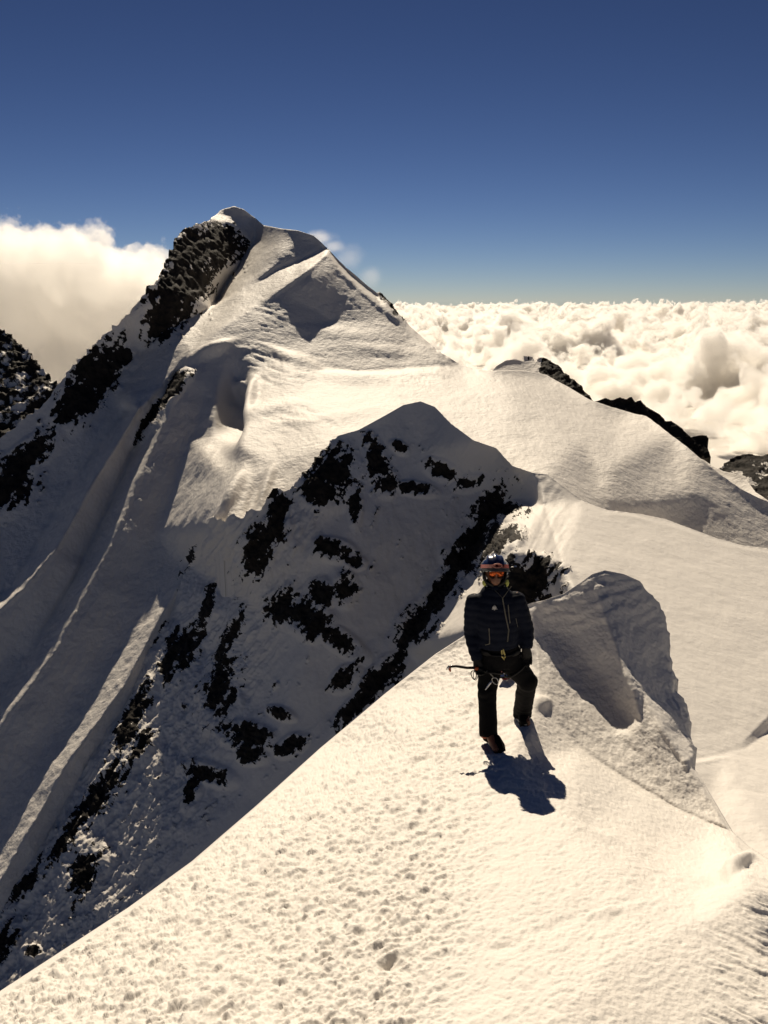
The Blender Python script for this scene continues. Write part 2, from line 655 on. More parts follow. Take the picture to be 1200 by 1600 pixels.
h += sl_m * .22 * sstep(.25, .6, grain(X, Y, 12, 70, 8, 4, .6, 6.0, ridged)) * sstep(-.2, .3, fbm(P * .05 + 8, 2))
h += wall * (.35 * fbm(P * np.array([.22, .22, .05]) + 7, 4) + .14 * grain(X, Y, 118, 180, 9, 4, .55, 12.0) + .10 * grain(X, Y, 119, 40, 5, 4, .6, 13.0) + .05 * fbm(P * 1.1, 3))
h += snow * .9 * sstep(-.3, .2, rk) + (1 - snow) * (1.1 * ridged(P * .25, 5, .6))
# sagging hollow, blocks and lips along the broken edge of the plateau
h += lumps(X, Y, [(363, 628, 17, 52, 8, -6), (372, 590, 10, 7, 30, 2.0), (330, 548, 34, 9, -22, 1.6), (388, 622, 9, 30, 20, 1.6), 
                  (366, 770, 9, 34, 25, 1.4), (395, 780, 10, 34, 20, -.8), (415, 760, 8, 34, 22, .8),
                  (540, 590, 60, 9, 4, .7), (455, 560, 40, 8, 20, .9), (520, 520, 60, 10, 6, .4), (600, 548, 50, 9, 8, .35), (420, 640, 50, 10, -12, .7), (500, 655, 70, 8, -8, .5)])
A.displace(h)
m_far = terrain_mat("wind_packed_snow_and_rock", 1.1, bump=.85, bump_dist=.3)
o = A.build("snow_mountain", m_far, {'rock': rock})
tag(o, "highest snow peak with a dark rock band under its summit and a long shaded left wall", "mountain", kind='structure')

# ------------------------------------------------------------------ middle peak
SB = 135.0 / 72
F1 = plane(657, 628, 72 * SB, 50, 188)
LB = WW
RR = plane(930, 790, 60.5 * SB, 16, 112)


def sb(*pts):
    return [(x, y, d * SB) for x, y, d in pts]



def fl(f, *pts):
    return [(x, y, F1(x, y) * f) for x, y in pts]


def ll(f, *pts):
    return [(x, y, LB(x, y) * f) for x, y in pts]


def rl(f, *pts):
    return [(x, y, RR(x, y) * f) for x, y in pts]


b_top_l = ll(1.0, (-80, 1540), (0, 1400), (60, 1290), (120, 1180), (180, 1085), (250, 955), (290, 860), (318, 800)) + \
    pl((330, 818, 140), (340, 806, 133), (352, 815, 130), (366, 802, 129), (378, 809, 128.5), (395, 796, 128), (410, 800, 127.5), (420, 776, 128), (430, 763, 129), (440, 770, 129), (455, 764, 129.5), (468, 752, 130), (480, 742, 130.5), (495, 722, 131)) + fl(.995, (515, 690), (528, 681), (560, 672), (600, 650)) + \
    fl(1, (630, 633), (657, 627))
b_top_r = sb((680, 636, 71), (705, 662, 69), (740, 688, 67), (775, 700, 66), (800, 728, 64), (830, 738, 63), (855, 741, 63), (880, 760, 62),
             (910, 782, 61), (930, 790, 60.5)) + rl(1, (950, 797), (1000, 803), (1040, 811), (1080, 826), (1120, 841), (1160, 852), (1200, 857), (1290, 865))
b_low = rl(1, (1290, 1100)) + sb((1290, 1480, 21), (1050, 1420, 23), (900, 1290, 27)) + fl(1, (760, 1180)) + \
    [(x, y, w * F1(x, y) + (1 - w) * WW(x, y)) for x, y, w in ((640, 1260, .95), (500, 1370, .75), (300, 1490, .45), (100, 1640, .2), (-80, 1760, .12))]
OUT_B = rough(b_top_l[:24], 1.8, 5, 5) + b_top_l[24:] + b_top_r + b_low
def bw(f, *pts):
    """between the middle peak's face (w = 1) and the wall behind it (w = 0)"""
    return [(x, y, w * F1(x, y) * f + (1 - w) * WW(x, y)) for x, y, w in pts]


butt = bw(.985, (500, 760, 1), (460, 850, .95), (420, 960, .75), (380, 1080, .5), (300, 1200, .33), (200, 1340, .2), (80, 1520, .12))
but2 = bw(1, (560, 700, 1), (555, 780, 1), (530, 880, 1), (480, 1000, .95), (440, 1120, .8), (380, 1250, .6), (250, 1420, .35))
face = bw(1.01, (650, 720, 1), (640, 820, 1), (600, 920, 1), (550, 1020, 1), (500, 1120, .9), (420, 1260, .72))
gully = bw(1.012, (800, 790, 1), (745, 870, 1), (700, 925, 1), (640, 1010, 1), (580, 1095, 1), (520, 1180, .95), (460, 1280, .8))
edge_r = sb((855, 741, 63), (850, 790, 60)) + rl(1, (880, 890), (905, 960), (910, 1100))
cliff_t = rl(1, (800, 858), (840, 866), (868, 884))
cliff_b = [(x, y, RR(840, 866) * .975) for x, y in ((790, 965), (850, 968), (885, 965))]
mid_r = rl(1, (950, 830), (1000, 950), (1050, 1080), (1090, 1180))
mid_r2 = rl(1, (1150, 900), (1190, 960))
scarp_t = [(x, y, RR(x, y)) for x, y in ((1085, 1187), (1130, 1178), (1165, 1155), (1200, 1120), (1290, 1040))]
scarp_b = [(x, y + w, RR(x, y) * .985) for (x, y), w in zip(((1085, 1187), (1130, 1178), (1165, 1155), (1200, 1120), (1290, 1040)), (2, 5, 13, 24, 36))]
B = Relief(OUT_B, [butt, but2, face, gully, edge_r, cliff_t, cliff_b, mid_r, mid_r2, scarp_t, scarp_b], step=1.7, blur=4.5, sharp=1.0,
           creases=[butt, b_top_r, edge_r[:3], scarp_t, scarp_b], crease_w=7)
P, N, X, Y, D = B.pts()
rkB = blobs(X, Y, [
    # crags along the left shoulder
    (520, 740, 45, 40, -40), (510, 770, 36, 26, 0), (440, 790, 18, 28, 30), (425, 770, 12, 10, 0), (590, 725, 16, 42, -20), (605, 755, 16, 20, 0),
    (555, 790, 10, 30, 0), (690, 735, 26, 14, 20), (735, 755, 24, 12, -10), (650, 765, 30, 10, 10), (625, 700, 14, 8, 30),
    (405, 860, 26, 40, 10), (430, 830, 24, 24, 0), (525, 860, 30, 16, 10), (555, 880, 16, 10, 0),
    # long black band in the face
    (445, 945, 24, 30, 30), (485, 968, 40, 26, 25), (530, 1000, 48, 16, 35), (500, 930, 20, 24, 0), (540, 920, 16, 26, 10),
    # left couloir rocks
    (295, 1010, 20, 50, 25), (270, 1030, 12, 45, 15), (350, 1080, 28, 60, 15), (365, 1000, 12, 60, 25), (330, 950, 12, 40, 20),
    (210, 1130, 16, 60, 28), (160, 1250, 22, 90, 35), (110, 1310, 14, 70, 40), (30, 1400, 14, 60, 45), (225, 1170, 14, 40, 30),
    (135, 1365, 26, 46, 20), (385, 1150, 40, 20, 10), (330, 1210, 36, 16, 15), (395, 1180, 20, 14, 0), (455, 1165, 24, 14, -30), (305, 1240, 10, 30, 20),
    (10, 1480, 16, 40, 20), (55, 1490, 14, 10, 0), (440, 1115, 20, 9, 20), (300, 870, 8, 60, 20), (240, 1000, 10, 50, 25),
    # gully on the right of the face
    (770, 790, 26, 46, 35), (800, 800, 22, 18, 0), (740, 850, 24, 50, 35), (690, 930, 22, 60, 40), (650, 980, 26, 50, 40), (600, 1060, 22, 60, 42),
    (842, 906, 44, 32, 15), (812, 912, 46, 40, 0), (560, 1105, 16, 50, 45), (720, 880, 30, 20, 40), (780, 850, 18, 30, 0), (800, 840, 16, 20, 30), (540, 1060, 24, 16, -40)])
Q = P / SB
n1 = .62 * grain(X, Y, 122, 26, 8, 6, .70, 5.0) + .30 * fbm(Q * .8, 4, .6) + .38 * fbm(Q * np.array([2.2, 2.2, 1.7]), 6, .70)
n2 = ridged(Q * 1.3 + 40, 4, .6)
steepface = soft_region(X, Y, [(520, 690), (657, 640), (800, 760), (780, 900), (560, 1110), (60, 1560), (0, 1500), (120, 1260), (300, 950), (360, 800)], 30)
rock = np.maximum(rkB, -.50) * .62 - .20 + n1 * 1.3 + .03 + .18 * n2 + .25 * grain(X, Y, 121, 220, 34, 2, .5, 30.0)
rock = np.minimum(rock, rkB * 1.2 + .66 + .6 * steepface)
snow = sstep(.06, -.12, rock)
streak = soft_region(X, Y, [(700, 680), (860, 745), (900, 800), (880, 900), (780, 900), (680, 900), (700, 780)], 25)
left_face = soft_region(X, Y, [(330, 800), (520, 720), (480, 900), (400, 1100), (250, 1400), (0, 1600), (-80, 1600), (0, 1390), (250, 955)], 30)
h = .10 * fbm(Q * .3, 4) + .025 * fbm(Q * 1.6 + 3, 4)
h += streak * .10 * grain(X, Y, 122, 80, 14, 5, .6, 8.0)
h += steepface * (.20 * fbm(Q * np.array([.7, .7, .25]) + 17, 5))
h += left_face * (.42 * grain(X, Y, 120, 60, 15, 5, .65, 9.0, ridged) + .2 * fbm(Q * .8 + 30, 5, .6))
h += snow * .26 * sstep(-.5, .1, rkB) + (1 - snow) * (.42 * ridged(Q * .9, 5, .62))
B.displace(h * SB)
m_mid = terrain_mat("crusted_snow_and_rock", 3.5 / SB, bump=.55, bump_dist=.07 * SB)
o = B.build("rocky_snow_peak", m_mid, {'rock': rock})
tag(o, "nearer snow peak with black rocks showing through its steep shaded face", "mountain", kind='structure')

# ------------------------------------------------------------------ foreground ridge
K = plane(790, 1150, 8.31, 12, 345)
KL = plane(640, 1180, K(640, 1180), 21, 318)
print("K checks", K(600, 1600), K(1200, 1500), KL(0, 1556), KL(400, 1262), KL(730, 990), KL(600, 1085), K(842, 1090), K(1000, 1230), K(1145, 1300), K(830, 943))
K2 = plane(790, 1150, 8.31, 5, 345)
c_left = on(KL, 1, (-80, 1612), (0, 1556), (100, 1490), (200, 1424), (300, 1350), (400, 1262), (500, 1170)) + \
    pl((600, 1085, 10.2), (680, 1022, 10.8), (730, 990, 11.0), (780, 962, 10.8), (830, 942, 10.3))
c_top = pl((850, 938, 10.05), (880, 928, 10.05), (910, 908, 10.02), (925, 897, 10.02), (945, 891, 10.08), (975, 897, 10.12), (1000, 908, 10.16)) + \
    rough(pl((1000, 908, 10.16), (1020, 930, 10.2), (1037, 955, 10.22), (1043, 985, 10.18), (1047, 1020, 10.1), (1050, 1045, 10.0), (1060, 1062, 9.95), (1058, 1080, 9.85),
           (1074, 1100, 9.8), (1077, 1120, 9.65), (1080, 1150, 9.4), (1087, 1175, 9.1), (1084, 1200, 8.7)), 1.6, 5, 9)[1:] + \
    pl((1100, 1225, 8.2), (1145, 1302, 7.62), (1170, 1325, 7.2), (1200, 1345, 6.75), (1290, 1410, 5.6))
c_low = on(K, 1.09, (1290, 1690)) + on(K, 1, (860, 1690), (600, 1690)) + on(KL, 1, (300, 1690), (-80, 1690))
OUT_C = c_left + c_top + c_low
crest = pl((842, 1090, 9.05), (870, 1130, 8.82), (905, 1168, 8.62), (950, 1200, 8.42), (1000, 1232, 8.22), (1060, 1268, 7.95), (1110, 1290, 7.75), (1145, 1302, 7.62))
crest_b = pl((833, 953, 10.1), (836, 1000, 9.9), (842, 1050, 9.43)) + crest[:1]
scoop_b = pl((836, 1000, 9.9), (870, 1045, 9.53), (900, 1085, 9.27), (960, 1150, 8.80), (1000, 1180, 8.54))
scoop_t = pl((833, 953, 10.1), (870, 949, 9.96), (900, 941, 9.9), (924, 921, 9.9))
scoop_m = pl((860, 985, 9.93), (900, 1010, 9.8), (940, 1060, 9.54), (978, 1125, 9.1))
rib = pl((925, 897, 10.02), (935, 925, 9.85), (950, 975, 9.63), (970, 1030, 9.32), (990, 1080, 9.0), (1003, 1130, 8.78), (1000, 1180, 8.54))
strip_r = pl((945, 910, 9.98), (965, 970, 9.74), (985, 1035, 9.42), (1005, 1085, 9.1), (1036, 1140, 8.64), (1074, 1196, 8.33))
kr = on(K, 1, (1165, 1385), (1085, 1440), (960, 1505), (880, 1600), (860, 1690))
kr2 = on(K, 1.035, (1200, 1490), (1100, 1590)) + on(K, 1.05, (1060, 1690))
kmid = [(x, y, K(x, y)) for x, y in ((800, 1200), (900, 1300), (1000, 1400))]
kl0 = [(x, y, KL(x, y)) for x, y in ((100, 1560), (200, 1500), (300, 1430), (400, 1350), (500, 1270))]
kl1 = on(K, 1, (480, 1600), (560, 1400), (640, 1180)) + pl((740, 1070, 9.7), (775, 1010, 10.5))
C = Relief(OUT_C, [crest, crest_b, scoop_b, scoop_t, scoop_m, rib, strip_r, kr, kr2, kmid, kl0, kl1], step=1.5, blur=7, sharp=1.6,
           creases=[crest, crest_b, scoop_b, rib, strip_r, c_top], crease_w=9)
P, N, X, Y, D = C.pts()
h = .035 * fbm(P * .9, 3)
left = soft_region(X, Y, [(-80, 1690), (-80, 1580), (640, 1080), (740, 1020), (760, 1150), (740, 1300), (700, 1450), (640, 1690)], 70)
right = soft_region(X, Y, [(1165, 1385), (1085, 1440), (960, 1505), (880, 1600), (860, 1720), (1320, 1720), (1320, 1420), (1200, 1370)], 30)
grit = soft_region(X, Y, [(838, 990), (842, 1090), (905, 1168), (1000, 1232), (1145, 1302), (1084, 1200), (1005, 1085), (945, 910), (930, 905), (985, 1080), (1000, 1180)], 10)
scoop = soft_region(X, Y, [(833, 950), (925, 900), (1000, 905), (1040, 960), (1080, 1190), (1000, 1085), (1000, 1180), (900, 1085)], 10)
flat_ = (1 - grit) * (1 - scoop)
# wind scallops drawn out across the slope, fading towards the trodden crest
c30, s30 = math.cos(R_(35)), math.sin(R_(35))
q = np.stack([(P[:, 0] * c30 + P[:, 1] * s30) * .62, (-P[:, 0] * s30 + P[:, 1] * c30) * 1.0, P[:, 2]], 1)
patch = sstep(-.5, .5, fbm(P * .8 + 5, 3))
h += flat_ * (1 - .6 * right) * (.010 + .042 * left * (.4 + .6 * patch)) * fbm(q * 10.5, 5, .6)
h += flat_ * (1 - .6 * right) * (.009 + .022 * left) * billow(q * 17 + 4, 3, .55)
h += flat_ * .005 * fbm(P * 34, 3)
# deep sastrugi on the slope at the lower right
g = grain(X, Y, 25, 120, 17, 3, .5, 4.0, ridged)
h += right * (.014 * sstep(.1, .8, g) * sstep(1050, 1180, X) + .003 * fbm(P * 22, 3))
h += grit * (.007 * fbm(P * np.array([46, 46, 60]), 4, .75) + .012 * grain(X, Y, 57, 13, 4.5, 4, .65, 21.0) + .012 * fbm(P * 8, 3))
st = np.sin((Y + .35 * X + 9 * noise(np.stack([X / 40, Y / 40, X * 0], 1))) / 3.6)
h += scoop * (.006 * st * sstep(1010, 930, Y) + .016 * fbm(P * np.array([9, 9, 14]), 5, .66) + .006 * ridged(P * 18, 3, .6))
ragged = soft_region(X, Y, [(1030, 930), (1100, 1000), (1110, 1210), (1070, 1190), (1040, 1040)], 12)
h += ragged * .035 * ridged(P * 4.5, 4, .6)
# boot pits, kicked blocks and small scarps
h += lumps(X, Y, [(1152, 1352, 26, 9, -35, .07), (1128, 1372, 30, 10, -20, -.05), (845, 1100, 14, 10, 0, .07), (800, 1132, 20, 8, -10, -.03),
                  (772, 1172, 16, 8, 10, -.03), (740, 1108, 16, 7, -30, -.03), (700, 1140, 18, 7, -30, -.025), (660, 1190, 20, 8, -30, -.02),
                  (930, 1300, 70, 5, 22, .012), (900, 1272, 40, 4, 25, -.012), (605, 1510, 20, 10, -20, -.04), (690, 1090, 18, 7, -35, -.025),
                  (960, 1420, 60, 6, -12, .012), (880, 1440, 50, 7, -20, -.012), (790, 1480, 30, 8, -15, -.012)])
C.displace(h * sstep(0, 7, C.edge[C.use]))
m_near = terrain_mat("rime_crusted_snow", 40, bump=.5, bump_dist=.012, rock=False)
o = C.build("foreground_snow_ridge", m_near, skirt=((0.02, 0.01), (0.05, 0.06), (0.15, 0.35), (0.6, 2.0)))
tag(o, "sunlit near snow ridge under the climber rising to a wind carved cornice", "snow ridge", kind='structure')

# ------------------------------------------------------------------ clouds
SEA_Z = -210.0


def puff_height(x, y):
    """gentle swell of the cloud floor"""
    p = np.stack([x, y, np.zeros_like(x)], 1)
    return 16 * fbm(p / 700.0 + 3, 4)


def cloud_surface_mat(name):
    m, t, b = new_mat(name)
    t.nodes.remove(b)
    out = t.nodes['Material Output']
    d = nd(t, 'ShaderNodeBsdfDiffuse')
    d.inputs['Color'].default_value = (.80, .77, .72, 1)
    gl = nd(t, 'ShaderNodeBsdfGlossy')
    gl.inputs['Color'].default_value = (.98, .94, .86, 1)
    gl.inputs['Roughness'].default_value = .8
    mx = nd(t, 'ShaderNodeMixShader')
    mx.inputs[0].default_value = .10
    t.links.new(d.outputs[0], mx.inputs[1])
    t.links.new(gl.outputs[0], mx.inputs[2])
    t.links.new(mx.outputs[0], out.inputs['Surface'])
    return m


m_cloud = cloud_surface_mat("cloud_floor")
az = np.radians(np.arange(-8, 116, .5))
rad = np.geomspace(330, 40000, 160)
AZ, RA = np.meshgrid(az, rad)
q = np.stack([(np.sin(AZ) * RA).ravel(), (np.cos(AZ) * RA).ravel(), np.full(AZ.size, SEA_Z)], 1)
q[:, 2] += puff_height(q[:, 0], q[:, 1])
m_, n_ = AZ.shape
ii = np.arange(m_ * n_).reshape(m_, n_)
ff = np.stack([ii[:-1, :-1].ravel(), ii[:-1, 1:].ravel(), ii[1:, 1:].ravel(), ii[1:, :-1].ravel()], 1)
o = link(np_mesh("cloud_sea", q, ff, m_cloud))
tag(o, "bright floor of the sea of clouds filling the valley out to the horizon", "cloud sea", kind='stuff')


# valley added on the other sides to bounce sunlight into the shaded faces
m_val, tV, bV = new_mat("bounce_valley_ground")
gV = nd(tV, 'ShaderNodeNewGeometry')
nV = nd(tV, 'ShaderNodeTexNoise', Scale=.004, Detail=8.0, Roughness=.65)
tV.links.new(gV.outputs['Position'], nV.inputs['Vector'])
tV.links.new(mix_col(tV, ramp(tV, nV.outputs[0], .45, .58), (.05, .05, .055), (.33, .34, .37)), bV.inputs['Base Color'])
bV.inputs['Roughness'].default_value = .8
az = np.radians(np.arange(116, 353, 3.0))
rad = np.geomspace(330, 40000, 90)
AZ, RA = np.meshgrid(az, rad)
q = np.stack([(np.sin(AZ) * RA).ravel(), (np.cos(AZ) * RA).ravel(), np.full(AZ.size, -520.0)], 1)
q[:, 2] += 190 * ridged(np.stack([q[:, 0] / 1400, q[:, 1] / 1400, q[:, 2] * 0], 1), 5)
m_, n_ = AZ.shape
ii = np.arange(m_ * n_).reshape(m_, n_)
ff = np.stack([ii[:-1, :-1].ravel(), ii[:-1, 1:].ravel(), ii[1:, 1:].ravel(), ii[1:, :-1].ravel()], 1)
o = link(np_mesh("bounce_valley", q, ff, m_val))
tag(o, "snow streaked valley added far below the ridge to bounce light onto shaded faces", "valley", kind='structure')


def vapour(name, density, aniso, step):
    m = bpy.data.materials.new(name)
    m.use_nodes = True
    t = m.node_tree
    t.nodes.clear()
    out = nd(t, 'ShaderNodeOutputMaterial')
    pv = nd(t, 'ShaderNodeVolumePrincipled')
    pv.inputs['Color'].default_value = (.997, .988, .972, 1)
    pv.inputs['Anisotropy'].default_value = aniso
    t.links.new(pv.outputs[0], out.inputs['Volume'])
    m.cycles.volume_step_rate = step
    geo = nd(t, 'ShaderNodeNewGeometry')
    return m, t, pv, geo.outputs['Position']


def box_obj(name, mn, mx, mat):
    mn, mx = np.array(mn, float), np.array(mx, float)
    bm = bmesh.new()
    bmesh.ops.create_cube(bm, size=1)
    bmesh.ops.scale(bm, vec=Vector(mx - mn), verts=bm.verts)
    me = bpy.data.meshes.new(name)
    bm.to_mesh(me)
    bm.free()
    me.materials.append(mat)
    o = link(bpy.data.objects.new(name, me))
    o.location = (mn + mx) / 2
    return o


def cloud_volume(name, blobs_, density, noise_scale, lo, hi, label, aniso=.6, warp=.5, group=None, step=.25, detail=7.0, rough_=.6):
    """one soft cloud: a box of air whose density follows a few ellipsoids eaten away by noise"""
    mn = np.min([np.array(c) - np.array(r) * 1.3 for c, r in blobs_], 0)
    mx = np.max([np.array(c) + np.array(r) * 1.3 for c, r in blobs_], 0)
    m, t, pv, pos = vapour(name + "_vapour", density, aniso, step)
    field = None
    for c, r in blobs_:
        mp = nd(t, 'ShaderNodeVectorMath', operation='SUBTRACT')
        t.links.new(pos, mp.inputs[0])
        mp.inputs[1].default_value = c
        dv = nd(t, 'ShaderNodeVectorMath', operation='DIVIDE')
        t.links.new(mp.outputs[0], dv.inputs[0])
        dv.inputs[1].default_value = r
        ln = nd(t, 'ShaderNodeVectorMath', operation='LENGTH')
        t.links.new(dv.outputs[0], ln.inputs[0])
        f = math_n(t, 'SUBTRACT', 1.0, ln.outputs['Value'])
        if field is None:
            field = f
        else:
            field = math_n(t, 'SMOOTH_MAX', field, f)
            field.node.inputs[2].default_value = .12
    nz = nd(t, 'ShaderNodeTexNoise', Scale=noise_scale, Detail=detail, Roughness=rough_)
    t.links.new(pos, nz.inputs['Vector'])
    nn = math_n(t, 'MULTIPLY', math_n(t, 'SUBTRACT', nz.outputs[0], .5), warp * 2)
    den = ramp(t, math_n(t, 'ADD', field, nn), lo, hi)
    t.links.new(math_n(t, 'MULTIPLY', den, density), pv.inputs['Density'])
    o = box_obj(name, mn, mx, m)
    tag(o, label, "cloud", group)
    return o


def vb(px, py, d, wx, wy, dep):
    return (tuple(at(px, py, d)), (wx * d / FPX, dep, wy * d / FPX))


cloud_volume("cloud", [vb(40, 500, 1500, 150, 135, 150), vb(125, 440, 1500, 75, 85, 120), vb(30, 430, 1480, 80, 80, 110), vb(205, 460, 1520, 75, 80, 120),
                       vb(150, 560, 1500, 170, 120, 150), vb(-60, 470, 1500, 90, 110, 120), vb(240, 500, 1500, 80, 90, 120), vb(60, 650, 1500, 200, 120, 150)],
             .022, .018, .02, .11, "tall bright cumulus cloud behind the left shoulder of the highest peak", warp=.9, aniso=.62, step=.12, rough_=.64, detail=8.0)

cloud_volume("cloud", [vb(498, 372, 560, 34, 15, 10), vb(520, 386, 560, 24, 14, 9)],
             .04, .055, .05, .75, "thin white wisp of cloud drifting just behind the second snow shoulder", warp=.7, aniso=.6, step=.3)
cloud_volume("cloud", [vb(548, 402, 620, 34, 26, 12), vb(580, 432, 620, 26, 22, 12)],
             .018, .045, .10, .9, "faint shred of cloud against the blue sky right of the snow pyramid", warp=.8, aniso=.6, step=.3)
# the cloud tops: one thick layer of vapour heaped up by noise
m, t, pv, pos = vapour("cloud_layer_vapour", .06, .5, .02)
sep = nd(t, 'ShaderNodeSeparateXYZ')
t.links.new(pos, sep.inputs[0])
nb = nd(t, 'ShaderNodeTexNoise', Scale=.0016, Detail=3.0, Roughness=.5)
t.links.new(pos, nb.inputs['Vector'])
nz = nd(t, 'ShaderNodeTexNoise', Scale=.0085, Detail=8.0, Roughness=.57)
t.links.new(pos, nz.inputs['Vector'])
hgt = nd(t, 'ShaderNodeMapRange')
hgt.inputs[1].default_value = SEA_Z
hgt.inputs[2].default_value = SEA_Z + 240
t.links.new(sep.outputs[2], hgt.inputs[0])
f = math_n(t, 'ADD', math_n(t, 'MULTIPLY', ramp(t, nb.outputs[0], .44, .66), .45), math_n(t, 'MULTIPLY', nz.outputs[0], 1.7))
f = math_n(t, 'SUBTRACT', math_n(t, 'SUBTRACT', f, .885), math_n(t, 'MULTIPLY', hgt.outputs[0], .80))
side = nd(t, 'ShaderNodeMapRange')
side.inputs[1].default_value = 0
side.inputs[2].default_value = 5000
side.inputs[3].default_value = -.03
side.inputs[4].default_value = .12
t.links.new(sep.outputs[0], side.inputs[0])
f = math_n(t, 'ADD', f, side.outputs[0])
near = nd(t, 'ShaderNodeMapRange')
near.inputs[1].default_value = 750
near.inputs[2].default_value = 1700
near.inputs[3].default_value = .14
near.inputs[4].default_value = 0
t.links.new(sep.outputs[1], near.inputs[0])
f = math_n(t, 'SUBTRACT', f, near.outputs[0])
t.links.new(math_n(t, 'MULTIPLY', ramp(t, f, 0.0, .06), .06), pv.inputs['Density'])
o = box_obj("cloud_tops", (-400, 760, SEA_Z - 30), (7500, 13000, SEA_Z + 240), m)
tag(o, "heaped cumulus tops rising out of the sea of clouds at right", "clouds", kind='stuff')

# ------------------------------------------------------------------ far rocks
def far_rock(name, outline, d_top, d_bot, step, rockbase, snowbias, label, scale, amp=1.0, cat="rock"):
    """a distant crag: outline in pixels, leaning back from foot to top"""
    y0, y1 = min(p[1] for p in outline), max(p[1] for p in outline)
    pts = [(x, y, 1 / ((1 - (y - y0) / (y1 - y0)) / d_top + ((y - y0) / (y1 - y0)) / d_bot)) for x, y in outline]
    Rf = Relief(pts, [], step=step, blur=3, sharp=1)
    P, N, X, Y, D = Rf.pts()
    k = 1.0 / scale
    r = ridged(P * k * .22 + 3, 5, .6)
    sn = fbm(P * k * np.array([.5, .5, .35]) + 31, 5, .65)
    soft_ = sstep(828, 850, X) if name == 'rock_outcrop' else 1.0
    Rf.displace(soft_ * scale * amp * (1.5 * r + .6 * fbm(P * k * .8, 4, .6)))
    rock = rockbase + sn * 1.0 - snowbias * N[:, 2] + (1.5 * (sstep(836, 850, X + .25 * (Y - 570)) + sstep(4, 0, np.abs(X - 826)) * sstep(566, 562, Y)) - .9 if name == 'rock_outcrop' else 0)
    return tag(Rf.build(name, m_far, {'rock': rock}, skirt=((0.01, 0.002), (0.03, 0.03), (0.05, 0.12))), label, cat, kind='structure')


far_rock("far_mountain", rough(pl((-90, 590, 1), (-60, 560, 1), (-20, 530, 1), (3, 520, 1), (12, 524, 1), (40, 548, 1), (60, 575, 1), (80, 592, 1), (95, 610, 1)), 1.8, 5, 2) and
         [(x, y) for x, y, _ in rough(pl((-90, 590, 1), (-60, 560, 1), (-20, 530, 1), (3, 520, 1), (12, 524, 1), (40, 548, 1), (60, 575, 1), (80, 592, 1), (110, 625, 1)), 1.5, 5, 2)] +
         [(90, 720), (20, 780), (-90, 800)], 1000, 800, 1.6, .30, .25, "dark rocky mountain dusted with snow at the far left edge under the cloud", 7.0, cat="mountain")
far_rock("rock_outcrop", [(765, 585), (775, 572), (790, 563), (805, 561), (818, 565), (818, 556), (832, 557), (836, 566), (841, 560), (850, 559), (862, 568), (872, 572), (882, 584),
                          (895, 594), (908, 606), (930, 632), (925, 660), (850, 640), (770, 620)], 260, 235, 1.2, -.25, -.1,
         "snow capped dark crag standing just behind the plateau crest", 1.2, .5, "crag")
far_rock("jagged_crest", [(915, 640), (932, 628), (945, 623), (955, 626), (968, 622), (978, 625), (986, 621), (992, 630), (1000, 626), (1010, 637), (1020, 643), (1030, 648), (1040, 660),
                          (1048, 658), (1058, 665), (1066, 672), (1085, 690), (1100, 712), (1060, 740), (960, 680)], 520, 480, 1.2, .45, .1,
         "long jagged dark rock crest poking out above the plateau at right", 2.5, .35, "crag")
far_rock("rock_tooth", [(1072, 690), (1080, 683), (1092, 681), (1104, 681), (1107, 686), (1104, 696), (1110, 715), (1080, 720), (1062, 700)], 560, 545, 1.2, .5, .1,
         "small black rock tooth half lost in cloud beside the jagged crest", 2.0, .3, "crag")
far_rock("rock_shoulder", [(x, y) for x, y, _ in rough(pl((1120, 735, 1), (1130, 724, 1), (1152, 713, 1), (1175, 712, 1), (1200, 710, 1), (1290, 700, 1)), 1.5, 5, 8)] + [(1290, 880), (1180, 830), (1130, 790)],
         420, 330, 1.3, .34, .15, "dark rock shoulder streaked with snow at the right edge below the cloud", 2.6, .35, "crag")
Rs = Relief([(1085, 712, 250), (1101, 719, 246), (1112, 727, 243), (1130, 736, 238), (1165, 744, 232), (1172, 757, 228), (1180, 768, 224), (1200, 782, 218), (1290, 830, 205), (1290, 900, 200), (1150, 830, 215), (1085, 760, 240)],
            [], step=1.5, blur=4)
P, N, X, Y, D = Rs.pts()
Rs.displace(.5 * fbm(P * .1, 4))
o = Rs.build("snow_shelf", m_far, {'rock': np.full(len(P), -1.0)})
tag(o, "small sunlit snow shelf beyond the plateau at the right edge", "snow shelf", kind='structure')

# ------------------------------------------------------------------ the climber
def ground_depth(px, py):
    k = np.argmin((C.X - px) ** 2 + (C.Y - py) ** 2 + np.where(C.use, 0, 1e9))
    return C.P.reshape(-1, 3)[k]


def simple_mat(name, col, rough_=.6, metal=0.0, spec=.4, noise_amt=.25, scale=60, bump=.2, coat=0.0):
    m, t, b = new_mat(name)
    tc = nd(t, 'ShaderNodeTexCoord')
    n = nd(t, 'ShaderNodeTexNoise', Scale=scale, Detail=5.0)
    t.links.new(tc.outputs['Object'], n.inputs['Vector'])
    c = mix_col(t, n.outputs[0], tuple(x * (1 - noise_amt) for x in col), tuple(min(1, x * (1 + noise_amt)) for x in col))
    t.links.new(c, b.inputs['Base Color'])
    b.inputs['Roughness'].default_value = rough_
    b.inputs['Metallic'].default_value = metal
    b.inputs['Specular IOR Level'].default_value = spec
    b.inputs['Coat Weight'].default_value = coat
    if bump:
        bp = nd(t, 'ShaderNodeBump', Strength=bump, Distance=.004)
        t.links.new(n.outputs[0], bp.inputs['Height'])
        t.links.new(bp.outputs[0], b.inputs['Normal'])
    return m


